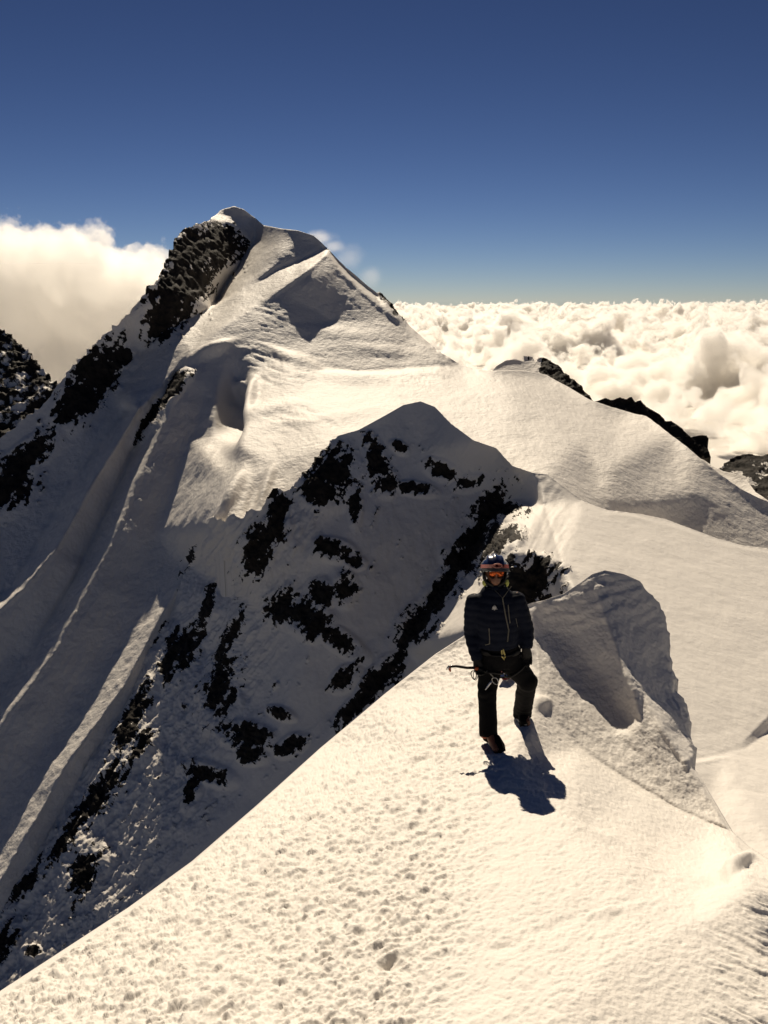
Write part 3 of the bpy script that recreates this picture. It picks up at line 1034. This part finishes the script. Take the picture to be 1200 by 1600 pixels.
M_JACKET = simple_mat("navy_down_fabric", (.0035, .006, .016), .75, bump=.3, spec=.12)
M_PANTS = simple_mat("black_softshell", (.005, .005, .006), .8, bump=.3, spec=.08)
M_SKIN = simple_mat("weathered_skin", (.15, .065, .038), .55, bump=.1)
M_HELM = simple_mat("navy_helmet_shell", (.012, .022, .075), .25, coat=.5, bump=0)
M_RED = simple_mat("red_elastic_strap", (.22, .022, .018), .7)
M_PINK = simple_mat("pale_red_emblem", (.55, .22, .17), .6, bump=0)
M_GREY = simple_mat("grey_visor_plastic", (.16, .16, .155), .5, bump=0)
M_BLACK = simple_mat("black_plastic", (.005, .005, .006), .6, bump=0, spec=.25)
M_STEEL = simple_mat("brushed_steel", (.45, .45, .46), .35, metal=1.0, bump=0)
M_ORANGE = simple_mat("orange_boot_rubber", (.26, .05, .010), .6)
M_LIME = simple_mat("lime_lining", (.50, .52, .13), .7)
M_ZIP = simple_mat("grey_zip_tape", (.15, .145, .13), .6, bump=0)
M_LOOP = simple_mat("yellow_webbing", (.50, .42, .14), .7)
M_WHITE = simple_mat("white_print", (.62, .60, .56), .6, bump=0)
M_BLUE = simple_mat("blue_cord", (.02, .05, .18), .7)
mL, tL, bL = new_mat("orange_mirror_lens")
bL.inputs['Base Color'].default_value = (.95, .20, .05, 1)
bL.inputs['Metallic'].default_value = .85
bL.inputs['Roughness'].default_value = .18
nL = nd(tL, 'ShaderNodeTexNoise', Scale=9.0, Detail=2.0)
tcL = nd(tL, 'ShaderNodeTexCoord')
tL.links.new(tcL.outputs['Object'], nL.inputs['Vector'])
tL.links.new(mix_col(tL, nL.outputs[0], (.50, .05, .015), (.85, .24, .06)), bL.inputs['Base Color'])

GF = ground_depth(770, 1166)       # front foot
GB = ground_depth(818, 1124)       # rear foot
Y0 = float(.5 * (GF[1] + GB[1]))
print("feet", GF, GB)


def J(px, py, dy=0.0):
    """joint in the climber's upright plane (dy metres behind it)"""
    r = ray(np.array(px), np.array(py))
    return Vector(r * ((Y0 + dy) / r[1]))


PX = (J(801, 1000) - J(800, 1000)).length    # metres per photo pixel at the climber


def ring_tube(bm, pts, rad, seg=16, caps=True):
    """tube through pts; rad entries are r or (across, along-view) half sizes"""
    rings = []
    n = len(pts)
    prev = None
    for k, p in enumerate(pts):
        t = (pts[min(k + 1, n - 1)] - pts[max(k - 1, 0)]).normalized()
        ref = Vector((1, 0, 0)) if abs(t.x) < .9 else Vector((0, 0, 1))
        a = (ref - t * ref.dot(t)).normalized()
        b = t.cross(a)
        ra, rb = rad[k] if isinstance(rad[k], tuple) else (rad[k], rad[k])
        rings.append([bm.verts.new(p + a * math.cos(2 * math.pi * j / seg) * ra + b * math.sin(2 * math.pi * j / seg) * rb) for j in range(seg)])
    for r0, r1_ in zip(rings, rings[1:]):
        for j in range(seg):
            bm.faces.new((r0[j], r0[(j + 1) % seg], r1_[(j + 1) % seg], r1_[j]))
    if caps:
        bm.faces.new(rings[0][::-1])
        bm.faces.new(rings[-1])
    return rings


def ball(bm, c, r, sub=3):
    r = r if isinstance(r, tuple) else (r, r, r)
    g = bmesh.ops.create_icosphere(bm, subdivisions=sub, radius=1)
    for v in g['verts']:
        v.co = Vector((v.co.x * r[0], v.co.y * r[1], v.co.z * r[2])) + c
    return g['verts']


def finish(name, bm, mat, parent=None, smooth=True, remesh=None, soften=4):
    bmesh.ops.recalc_face_normals(bm, faces=bm.faces)
    me = bpy.data.meshes.new(name)
    bm.to_mesh(me)
    bm.free()
    o = bpy.data.objects.new(name, me)
    if remesh:
        S.collection.objects.link(o)
        md = o.modifiers.new("r", 'REMESH')
        md.mode = 'VOXEL'
        md.voxel_size = remesh
        sm = o.modifiers.new("s", 'SMOOTH')
        sm.factor = .5
        sm.iterations = soften
        dg = bpy.context.evaluated_depsgraph_get()
        me2 = bpy.data.meshes.new_from_object(o.evaluated_get(dg))
        S.collection.objects.unlink(o)
        bpy.data.objects.remove(o)
        bpy.data.meshes.remove(me)
        me2.name = name
        o = bpy.data.objects.new(name, me2)
        me = me2
    me.materials.clear()
    me.materials.append(mat)
    for p in me.polygons:
        p.use_smooth = smooth
    link(o)
    if parent is not None:
        o.parent = parent
        o.matrix_parent_inverse = parent.matrix_world.inverted()
    return o


def wrinkle(o, fn):
    me = o.data
    n = len(me.vertices)
    co = np.empty(n * 3, np.float32)
    me.vertices.foreach_get('co', co)
    co = co.reshape(-1, 3).astype(float)
    no = np.empty(n * 3, np.float32)
    me.vertices.foreach_get('normal', no)
    no = no.reshape(-1, 3)
    co += no * fn(co)[:, None]
    me.vertices.foreach_set('co', co.astype(np.float32).ravel())
    me.update()


base_pt = Vector((J(795, 1148).x, Y0, min(GF[2], GB[2])))
man = bpy.data.objects.new("person", None)
man.location = base_pt
link(man)
bpy.context.view_layer.update()
tag(man, "climber in navy down jacket, black trousers, helmet and orange goggles standing on the snow ridge", "person")

footF = Vector(GF)
footB = Vector(GB)
hipR, hipL = J(767, 1030), J(795, 1030, .03)
kneR, kneL = J(761, 1082, -.10), J(824, 1064, .02)
ankR = Vector((J(763, 1146, footF.y + .06 - Y0).x, footF.y + .06, footF.z + .11))
ankL = Vector((J(816, 1118, footB.y + .03 - Y0).x, footB.y + .03, footB.z + .08))
pel = J(780, 1022)
wst = J(779, 990)
chs = J(776, 952, .02)
nck = J(774, 921, .03)
hed = J(773, 893, .01)
shR, shL = J(741, 938, .02), J(806, 934, .02)
elR, elL = J(738, 988, .06), J(821, 985, .05)
wrR, wrL = J(746, 1032, -.06), J(822, 1014, -.02)

# body, one continuous surface from head to toes
bm = bmesh.new()
ring_tube(bm, [pel + Vector((0, 0, -.08)), pel, wst, chs, J(775, 936, .02), nck, J(773, 912, .01)],
          [(.13, .10), (.155, .115), (.14, .105), (.17, .12), (.14, .10), (.06, .065), (.06, .065)])
for a, b, c in ((hipR, kneR, ankR), (hipL, kneL, ankL)):
    ring_tube(bm, [a, a.lerp(b, .5), b, b.lerp(c, .35), c], [.085, .075, .058, .055, .04])
for a, b, c in ((shR, elR, wrR), (shL, elL, wrL)):
    ring_tube(bm, [a, a.lerp(b, .5), b, b.lerp(c, .5), c], [.058, .052, .044, .04, .03])
    ball(bm, a, .06)
for a, f in ((ankR, footF), (ankL, footB)):
    ring_tube(bm, [a, f + Vector((0, -.06, .05)), f + Vector((.01, -.16, .035))], [.04, .042, .03])
ball(bm, hed, (.078, .098, .115))
ball(bm, hed + Vector((0, -.078, -.055)), (.045, .045, .05))       # jaw
ball(bm, hed + Vector((0, -.108, .012)), (.014, .02, .026), 2)   # nose
ball(bm, hed + Vector((0, -.114, -.032)), (.026, .012, .010), 2)  # lips
for s in (-1, 1):
    ball(bm, hed + Vector((s * .08, .005, -.01)), (.012, .022, .034), 2)  # ears
body = finish("body", bm, M_SKIN, man, remesh=.011, soften=3)

# trousers
bm = bmesh.new()
ring_tube(bm, [pel + Vector((0, 0, -.11)), pel + Vector((0, 0, -.02)), pel + Vector((0, 0, .06)), wst], [(.15, .12), (.185, .135), (.178, .13), (.16, .12)], 20)
for a, b, c, w in ((hipR, kneR, ankR, 1.0), (hipL, kneL, ankL, 1.08)):
    ring_tube(bm, [a, a.lerp(b, .45), b, b.lerp(c, .3), b.lerp(c, .7), c + Vector((0, 0, -.01)), c + Vector((0, -.012, -.045 if w < 1.05 else -.065))],
              [.112 * w, .103 * w, .086 * w, .084 * w, .082 * w, .083 * w, .086 * w], 16)
    ball(bm, b + Vector((0, -.012, 0)), .088 * w)
trs = finish("trousers", bm, M_PANTS, man, remesh=.011, soften=4)
wrinkle(trs, lambda c: .007 * fbm(c * np.array([9, 9, 17]) + 3, 3) + .004 * np.sin(c[:, 2] * 70 + 5 * noise(c * 6)) * sstep(.0, .5, noise(c * 4 + 9)))

# jacket
bm = bmesh.new()
ring_tube(bm, [J(777, 1008), J(777, 1000), wst, J(776, 970), chs, J(775, 940, .02), J(774, 930, .02), J(774, 922, .025), J(774, 915, .03)],
          [(.185, .145), (.192, .150), (.19, .150), (.20, .155), (.215, .16), (.205, .145), (.165, .125), (.125, .11), (.095, .10)], 24)
for a, b, c in ((shR, elR, wrR), (shL, elL, wrL)):
    ring_tube(bm, [a, a.lerp(b, .35), a.lerp(b, .7), b, b.lerp(c, .5), c], [.078, .086, .082, .078, .070, .052], 16)
    ball(bm, a + Vector((0, 0, -.02)), .080)
jac = finish("jacket", bm, M_JACKET, man, remesh=.011, soften=5)
# quilted baffles every 6 cm and small puckers
wrinkle(jac, lambda c: .007 * (np.abs(np.sin((c[:, 2] + .01 * noise(c * 5)) * math.pi / .065)) ** .6 - .6) + .006 * fbm(c * 15, 3))
bm = bmesh.new()      # stand-up collar
ring_tube(bm, [J(774, 927, .03), J(774, 918, .03), J(774, 911, .02)], [(.115, .11), (.098, .10), (.102, .105)], 20, caps=False)
bmesh.ops.solidify(bm, geom=bm.faces[:], thickness=.014)
col = finish("collar", bm, M_JACKET, jac)
for s, px in ((-1, 757), (1, 792)):
    bm = bmesh.new()
    ball(bm, J(px, 911, .0), (.020, .022, .028), 3)
    for v in bm.verts:
        v.co += Vector((0, 0, .012)) * noise(np.array([v.co[:]]) * 40)[0]
    finish("hood_lining", bm, M_LIME, jac)


def ribbon(name, pts, w, mat, parent, th=.004):
    """a flat tape following points that lie on a surface, facing the viewer"""
    bm = bmesh.new()
    rows_ = []
    for k, p in enumerate(pts):
        t = (pts[min(k + 1, len(pts) - 1)] - pts[max(k - 1, 0)]).normalized()
        s = t.cross(Vector((0, -1, 0))).normalized() * w * .5
        rows_.append((bm.verts.new(p - s), bm.verts.new(p + s)))
    for a, b in zip(rows_, rows_[1:]):
        bm.faces.new((a[0], a[1], b[1], b[0]))
    bmesh.ops.solidify(bm, geom=bm.faces[:], thickness=th)
    return finish(name, bm, mat, parent)


bpy.context.view_layer.update()
from mathutils.bvhtree import BVHTree


def tree_of(o):
    bm = bmesh.new()
    bm.from_mesh(o.data)
    t = BVHTree.FromBMesh(bm)
    bm.free()
    return t


JT, PT = tree_of(jac), tree_of(trs)


def onto(tree, px, py, lift=.004):
    r = Vector(ray(np.array(px), np.array(py))).normalized()
    hit = tree.ray_cast(Vector((0, 0, 0)), r)
    p = hit[0] if hit[0] is not None else J(px, py, -.14)
    return p - r * lift


def curve_on(tree, pix, n=10, lift=.004):
    out = []
    for (x0, y0), (x1, y1) in zip(pix, pix[1:]):
        for k in range(n):
            out.append(onto(tree, x0 + (x1 - x0) * k / n, y0 + (y1 - y0) * k / n, lift))
    out.append(onto(tree, *pix[-1], lift))
    return out


for pix, w in (([(785, 934), (787, 945), (790, 962), (795, 985), (793, 1003)], .011), ([(794, 945), (795, 958), (797, 974)], .010),
               ([(764, 982), (765, 998), (765, 1006), (758, 1008)], .009), ([(806, 966), (809, 980)], .006),
               ([(768, 918), (778, 927), (785, 934)], .008), ([(799, 916), (792, 926), (786, 934)], .008)):
    ribbon("zip", curve_on(JT, pix, 6), w, M_ZIP, jac)
# peaked mountain badge on the chest
bm = bmesh.new()
pk = [(768.5, 953), (769.5, 948.5), (772.5, 945), (775, 947.5), (777.5, 952.5), (774.5, 952), (772.5, 954), (771, 952.3)]
bm.faces.new([bm.verts.new(onto(JT, x, y, .008)) for x, y in pk])
bmesh.ops.solidify(bm, geom=bm.faces[:], thickness=.003)
finish("badge", bm, M_WHITE, jac, smooth=False)

# gloves: palm, four bent fingers and a thumb each
def glove(wr, dirv, palm_n, side, curl, parent):
    bm = bmesh.new()
    d = dirv.normalized()
    nrm = (palm_n - d * palm_n.dot(d)).normalized()
    ac = d.cross(nrm).normalized() * side
    ring_tube(bm, [wr - d * .035, wr, wr + d * .045, wr + d * .095], [.044, .040, (.047, .030), (.046, .024)], 14)
    for k, (off, ln) in enumerate(((-.033, .070), (-.011, .082), (.011, .078), (.032, .062))):
        b0 = wr + d * .085 + ac * off
        dirs = [d.lerp(nrm, min(1, curl * f)).normalized() for f in (.25, .75, 1.15)]
        p = [b0]
        for dd, fr in zip(dirs, (.42, .33, .25)):
            p.append(p[-1] + dd * ln * fr)
        ring_tube(bm, p, [.0135, .0125, .0115, .0085], 8)
    tb = wr + d * .03 - ac * .042
    td = (d * .6 - ac * .55 + nrm * .45).normalized()
    ring_tube(bm, [tb, tb + td * .032, tb + td * .055 + nrm * .008, tb + td * .066 + nrm * .02], [.016, .0145, .013, .009], 8)
    return finish("glove", bm, M_BLACK, parent)


glove(wrL, (J(824, 1030, -.03) - wrL), Vector((-.3, -1, .1)), -1, .55, man)
glove(wrR, (J(749, 1048, -.09) - wrR), Vector((.35, -1, 0)), 1, 1.0, man)

# boots with crampons
for f, a, yaw in ((footF, ankR, .25), (footB, ankL, -.1)):
    bm = bmesh.new()
    h0 = f + Vector((0, .07, 0))
    dv = Vector((math.sin(yaw), -math.cos(yaw), 0))
    ring_tube(bm, [a + Vector((0, 0, .05)), a, a + Vector((0, 0, -.05)), h0 + Vector((0, 0, .035))], [(.062, .068), (.060, .066), (.056, .066), (.050, .052)], 16)
    ring_tube(bm, [h0 + Vector((0, .02, .045)), h0 + dv * .08 + Vector((0, 0, .06)), h0 + dv * .17 + Vector((0, 0, .048)), h0 + dv * .235 + Vector((0, 0, .035))],
              [(.045, .045), (.052, .055), (.053, .042), (.035, .025)], 16)
    bt = finish("boot", bm, M_PANTS, man, remesh=.008, soften=4)
    bm = bmesh.new()
    ring_tube(bm, [a + Vector((-.018, .0, .015)), a + Vector((-.018, -.008, -.02)), h0 + dv * .045 + Vector((-.022, 0, .062)), h0 + dv * .10 + Vector((-.028, 0, .055))],
              [(.062, .066), (.056, .064), (.046, .045), (.034, .030)], 14)
    finish("boot_cuff", bm, M_ORANGE, bt)
    bm = bmesh.new()
    ring_tube(bm, [h0 + Vector((0, .03, .008)), h0 + dv * .10 + Vector((0, 0, .010)), h0 + dv * .24 + Vector((0, 0, .012))], [(.044, .014), (.054, .014), (.040, .012)], 14)
    finish("sole", bm, M_BLACK, bt)
    bm = bmesh.new()
    for k, s in ((.0, -1), (.0, 1), (.09, -1), (.09, 1), (.17, -1), (.17, 1), (.22, -.6), (.22, .6)):
        sv_ = dv.cross(Vector((0, 0, 1)))
        q0 = h0 + dv * k + sv_ * s * .045
        tip = q0 + Vector((0, 0, -.03)) + (dv * .05 if k > .2 else Vector())
        ring_tube(bm, [q0 + Vector((0, 0, .012)), tip], [.008, .002], 6)
    ring_tube(bm, [h0 + dv * -.02 + Vector((-.05, 0, .03)), h0 + dv * .10 + Vector((-.058, 0, .022)), h0 + dv * .225 + Vector((-.02, 0, .03)), h0 + dv * .24 + Vector((.02, 0, .03)),
                   h0 + dv * .10 + Vector((.058, 0, .022)), h0 + dv * -.02 + Vector((.05, 0, .03))], [.006] * 6, 6)
    finish("crampon", bm, M_STEEL, bt)

# helmet, goggles
HC = hed + Vector((0, .012, .028))
bm = bmesh.new()
ball(bm, HC, (.120, .146, .128), 4)
kill = [v for v in bm.verts if v.co.z < HC.z - .022 - .05 * max(0, (v.co.y - HC.y)) / .14]
bmesh.ops.delete(bm, geom=kill, context='VERTS')
for v in bm.verts:      # raised ridges along the shell
    dx = (v.co.x - HC.x)
    v.co += (v.co - HC).normalized() * (.006 * math.cos(dx / .03 * math.pi) * sstep(.0, .08, np.array(v.co.z - HC.z)))
bmesh.ops.solidify(bm, geom=bm.faces[:], thickness=.012)
hel = finish("helmet", bm, M_HELM, man)


def band_on_head(name, z0, z1, a0, a1, grow, mat, parent, n=28, sag=0.0, ry=.146, rx=.120):
    """a strip wrapped round the front of the head between two angles (degrees, 0 = straight ahead)"""
    bm = bmesh.new()
    rr0 = []
    for k in range(n + 1):
        a = R_(a0 + (a1 - a0) * k / n)
        pair = []
        for z in (z0, z1):
            kz = math.sqrt(max(.05, 1 - (z / .128) ** 2)) if z > 0 else 1.0
            zz = z - sag * math.cos(a) ** 2
            pair.append(bm.verts.new(HC + Vector((math.sin(a) * (rx * kz + grow), -math.cos(a) * (ry * kz + grow), zz))))
        rr0.append(pair)
    for p, q_ in zip(rr0, rr0[1:]):
        bm.faces.new((p[0], q_[0], q_[1], p[1]))
    bmesh.ops.solidify(bm, geom=bm.faces[:], thickness=-.004)
    return finish(name, bm, mat, parent)


band_on_head("goggle_strap", .002, .034, -100, 100, .006, M_RED, hel)
# grey brim under the shell
bm = bmesh.new()
rows_ = []
for k in range(21):
    a = R_(-62 + 124 * k / 20)
    out = .040 * math.cos(a) ** .5
    rows_.append([bm.verts.new(HC + Vector((math.sin(a) * (.122 + o_), -math.cos(a) * (.148 + o_), z_))) for o_, z_ in ((.0, .004), (out * .6, -.014), (out, -.030))])
for p, q_ in zip(rows_, rows_[1:]):
    for j in (0, 1):
        bm.faces.new((p[j], q_[j], q_[j + 1], p[j + 1]))
bmesh.ops.solidify(bm, geom=bm.faces[:], thickness=.006)
finish("visor", bm, M_GREY, hel)
# oval emblem on the strap
bm = bmesh.new()
ring = []
for k in range(28):
    a = 2 * math.pi * k / 28
    an = .05 + .30 * math.cos(a)
    z = .022 + .017 * math.sin(a)
    kz = math.sqrt(1 - (z / .128) ** 2)
    ring.append(HC + Vector((math.sin(an) * (.120 * kz + .013), -math.cos(an) * (.146 * kz + .013), z)))
ring_tube(bm, ring + [ring[0]], [.0055] * 29, 8, caps=False)
finish("emblem", bm, M_PINK, hel)
# goggles
bm = bmesh.new()
GC = hed + Vector((.004, -.092, -.010))
rows_ = []
for k in range(17):
    u = -1 + 2 * k / 16
    a = u * 1.0
    hgt_ = .052 * (1 - abs(u) ** 4 * .5) - .014 * math.exp(-(u / .18) ** 2)
    c = GC + Vector((math.sin(a) * .080, .055 - math.cos(a) * .065, 0))
    rows_.append((bm.verts.new(c + Vector((0, 0, -hgt_))), bm.verts.new(c + Vector((0, -.012, 0))), bm.verts.new(c + Vector((0, -.004, .040)))))
for p, q_ in zip(rows_, rows_[1:]):
    for j in (0, 1):
        bm.faces.new((p[j], q_[j], q_[j + 1], p[j + 1]))
bmesh.ops.solidify(bm, geom=bm.faces[:], thickness=.018)
gog = finish("goggles", bm, M_BLACK, man)
bm = bmesh.new()
rows_ = []
for k in range(17):
    u = -.88 + 1.76 * k / 16
    a = u * 1.0
    hgt_ = .041 * (1 - abs(u) ** 4 * .5) - .016 * math.exp(-(u / .2) ** 2)
    c = GC + Vector((math.sin(a) * .083, .046 - math.cos(a) * .065, 0))
    rows_.append((bm.verts.new(c + Vector((0, 0, -hgt_))), bm.verts.new(c + Vector((0, -.016, 0))), bm.verts.new(c + Vector((0, -.008, .030)))))
for p, q_ in zip(rows_, rows_[1:]):
    for j in (0, 1):
        bm.faces.new((p[j], q_[j], q_[j + 1], p[j + 1]))
bmesh.ops.solidify(bm, geom=bm.faces[:], thickness=.006)
finish("lens", bm, mL, gog)
# dark ear flaps and chin strap
bm = bmesh.new()
for s in (-1, 1):
    ring_tube(bm, [hed + Vector((s * .098, .02, .02)), hed + Vector((s * .096, .0, -.05)), hed + Vector((s * .075, -.03, -.10)), hed + Vector((s * .02, -.07, -.128))],
              [(.014, .05), (.013, .042), (.010, .02), (.006, .010)], 10)
finish("chin_strap", bm, M_BLACK, hel)
# neck gaiter
bm = bmesh.new()
ring_tube(bm, [J(774, 925, .02), J(774, 916, .015), hed + Vector((0, -.03, -.085))], [(.082, .09), (.075, .085), (.062, .08)], 18)
finish("neck_gaiter", bm, M_JACKET, man)

# the head looks up at the camera
HT = Matrix.Translation(hed) @ Matrix.Rotation(R_(-17), 4, 'X') @ Matrix.Translation(-hed)
for o_ in [hel, gog] + list(hel.children) + list(gog.children):
    o_.data.transform(HT)

# harness with leg loops and a yellow belay loop
bm = bmesh.new()
ring_tube(bm, [pel + Vector((math.sin(a) * .188, -math.cos(a) * .14, .045)) for a in [2 * math.pi * k / 28 for k in range(29)]], [(.008, .022)] * 29, 8, caps=False)
for h_, k_, w in ((hipR, kneR, .116), (hipL, kneL, .126)):
    c = h_.lerp(k_, .38)
    ax = (k_ - h_).normalized()
    e1 = ax.cross(Vector((0, 1, 0))).normalized()
    e2 = ax.cross(e1)
    ring_tube(bm, [c + e1 * math.cos(a) * w + e2 * math.sin(a) * w for a in [2 * math.pi * k / 24 for k in range(25)]], [.010] * 25, 8, caps=False)
har = finish("harness", bm, M_BLACK, man)
bm = bmesh.new()
lp = [onto(PT, 785.5, 1011, .012), onto(PT, 787, 1018, .022), onto(PT, 789.5, 1026, .026), onto(PT, 788, 1031, .02), onto(PT, 784.5, 1026, .016), onto(PT, 784, 1017, .014), onto(PT, 785, 1011, .012)]
ring_tube(bm, lp, [(.007, .004)] * 7, 8, caps=False)
finish("belay_loop", bm, M_LOOP, har)


def oval_link(name, top, w, ln, mat, tilt=0.0, r=.0045, gate=True):
    bm = bmesh.new()
    pts = []
    for k in range(20):
        a = 2 * math.pi * k / 20
        x = math.cos(a) * w * (1 + .25 * math.sin(a)) * .5
        z = -ln * .5 + math.sin(a) * ln * .5
        pts.append(top + Vector((x * math.cos(tilt) - z * math.sin(tilt), -.01 * math.cos(a), x * math.sin(tilt) + z * math.cos(tilt))))
    ring_tube(bm, pts + [pts[0]], [r] * 21, 7, caps=False)
    return finish(name, bm, mat)


for px, py, tl, w, lb in ((739.5, 1048, .12, .045, "thin wire carabiner hanging at the climber's hip, farther from the leg"),
                          (743.5, 1049, -.05, .038, "thin wire carabiner hanging at the climber's hip, nearer the leg")):
    tag(oval_link("carabiner", J(px, py, -.08), w, .085, M_BLACK if px < 742 else M_STEEL, tl), lb, "carabiner", "carabiners hanging from the harness")
tag(oval_link("carabiner", onto(PT, 771, 1059, .02), .05, .075, M_STEEL, .5), "grey steel carabiner clipped across the climber's thigh", "carabiner", "carabiners hanging from the harness")
bm = bmesh.new()
a_, b_ = onto(PT, 768, 1064, .014), onto(PT, 758.5, 1078, .014)
ring_tube(bm, [a_, a_.lerp(b_, .25), a_.lerp(b_, .9), b_], [(.009, .004), (.011, .004), (.006, .003), (.003, .002)], 8)
tag(finish("nut_tool", bm, M_STEEL), "slim grey nut tool hanging against the climber's thigh", "climbing tool")
bm = bmesh.new()
sl_ = [onto(PT, 760, 1048, .012), onto(PT, 765, 1051, .014), onto(PT, 771, 1058, .016)]
ring_tube(bm, sl_, [(.006, .003)] * 3, 6)
finish("gear_sling", bm, M_ZIP, har)

# ice axe carried low in the right hand, its head out to the side
axe = bpy.data.objects.new("ice_axe", None)
axe.location = J(749, 1046, -.11)
link(axe)
bpy.context.view_layer.update()
tag(axe, "black curved ice axe with an orange tip carried low in the climber's hand", "ice axe")
bm = bmesh.new()
sp = [J(766, 1049, -.06), J(752, 1045.5, -.11), J(740, 1043.5, -.14), J(730, 1043.5, -.16), J(720, 1042, -.17), J(712, 1040.8, -.18), J(704, 1041.5, -.18)]
ring_tube(bm, sp, [(.013, .017), (.014, .018), (.012, .016), (.0115, .015), (.0115, .015), (.011, .014), (.010, .013)], 10)
finish("shaft", bm, M_BLACK, axe)
bm = bmesh.new()
ring_tube(bm, [J(746, 1044.5, -.125), J(741, 1043.7, -.138)], [.0165, .0155], 10)
finish("grip_band", bm, M_ORANGE, axe)
bm = bmesh.new()
ring_tube(bm, [J(706, 1041, -.18), J(702, 1041.5, -.18), J(699, 1044.5, -.18), J(697.5, 1047, -.18)], [(.012, .008), (.014, .006), (.010, .005), (.003, .002)], 8)
finish("pick", bm, M_STEEL, axe)
bm = bmesh.new()
ring_tube(bm, [J(703, 1042, -.18), J(702.5, 1046, -.18), J(704, 1049.5, -.18)], [(.010, .006), (.012, .006), (.006, .004)], 8)
finish("hammer", bm, M_ORANGE, axe)

# small bundle of gear lying behind
gb = Vector(ground_depth(790, 1062))
bun = bpy.data.objects.new("gear_bundle", None)
bun.location = gb
link(bun)
bpy.context.view_layer.update()
tag(bun, "small blue and red coil of cord on the snow behind the climber's legs", "cord")
for mt, k0, r0 in ((M_BLUE, 0, .075), (M_BLACK, 2, .065), (M_RED, 4, .05)):
    bm = bmesh.new()
    pts = []
    for k in range(70):
        a = k * .42 + k0
        pts.append(gb + Vector((math.cos(a) * r0 * (1 + .15 * math.sin(k * .9 + k0)), math.sin(a) * r0 * .7, .022 + .018 * (k % 15) / 15 * 4 + .012 * math.sin(a * .7 + k0))))
    ring_tube(bm, pts, [.0075] * 70, 6)
    finish("cord_loop", bm, mt, bun)
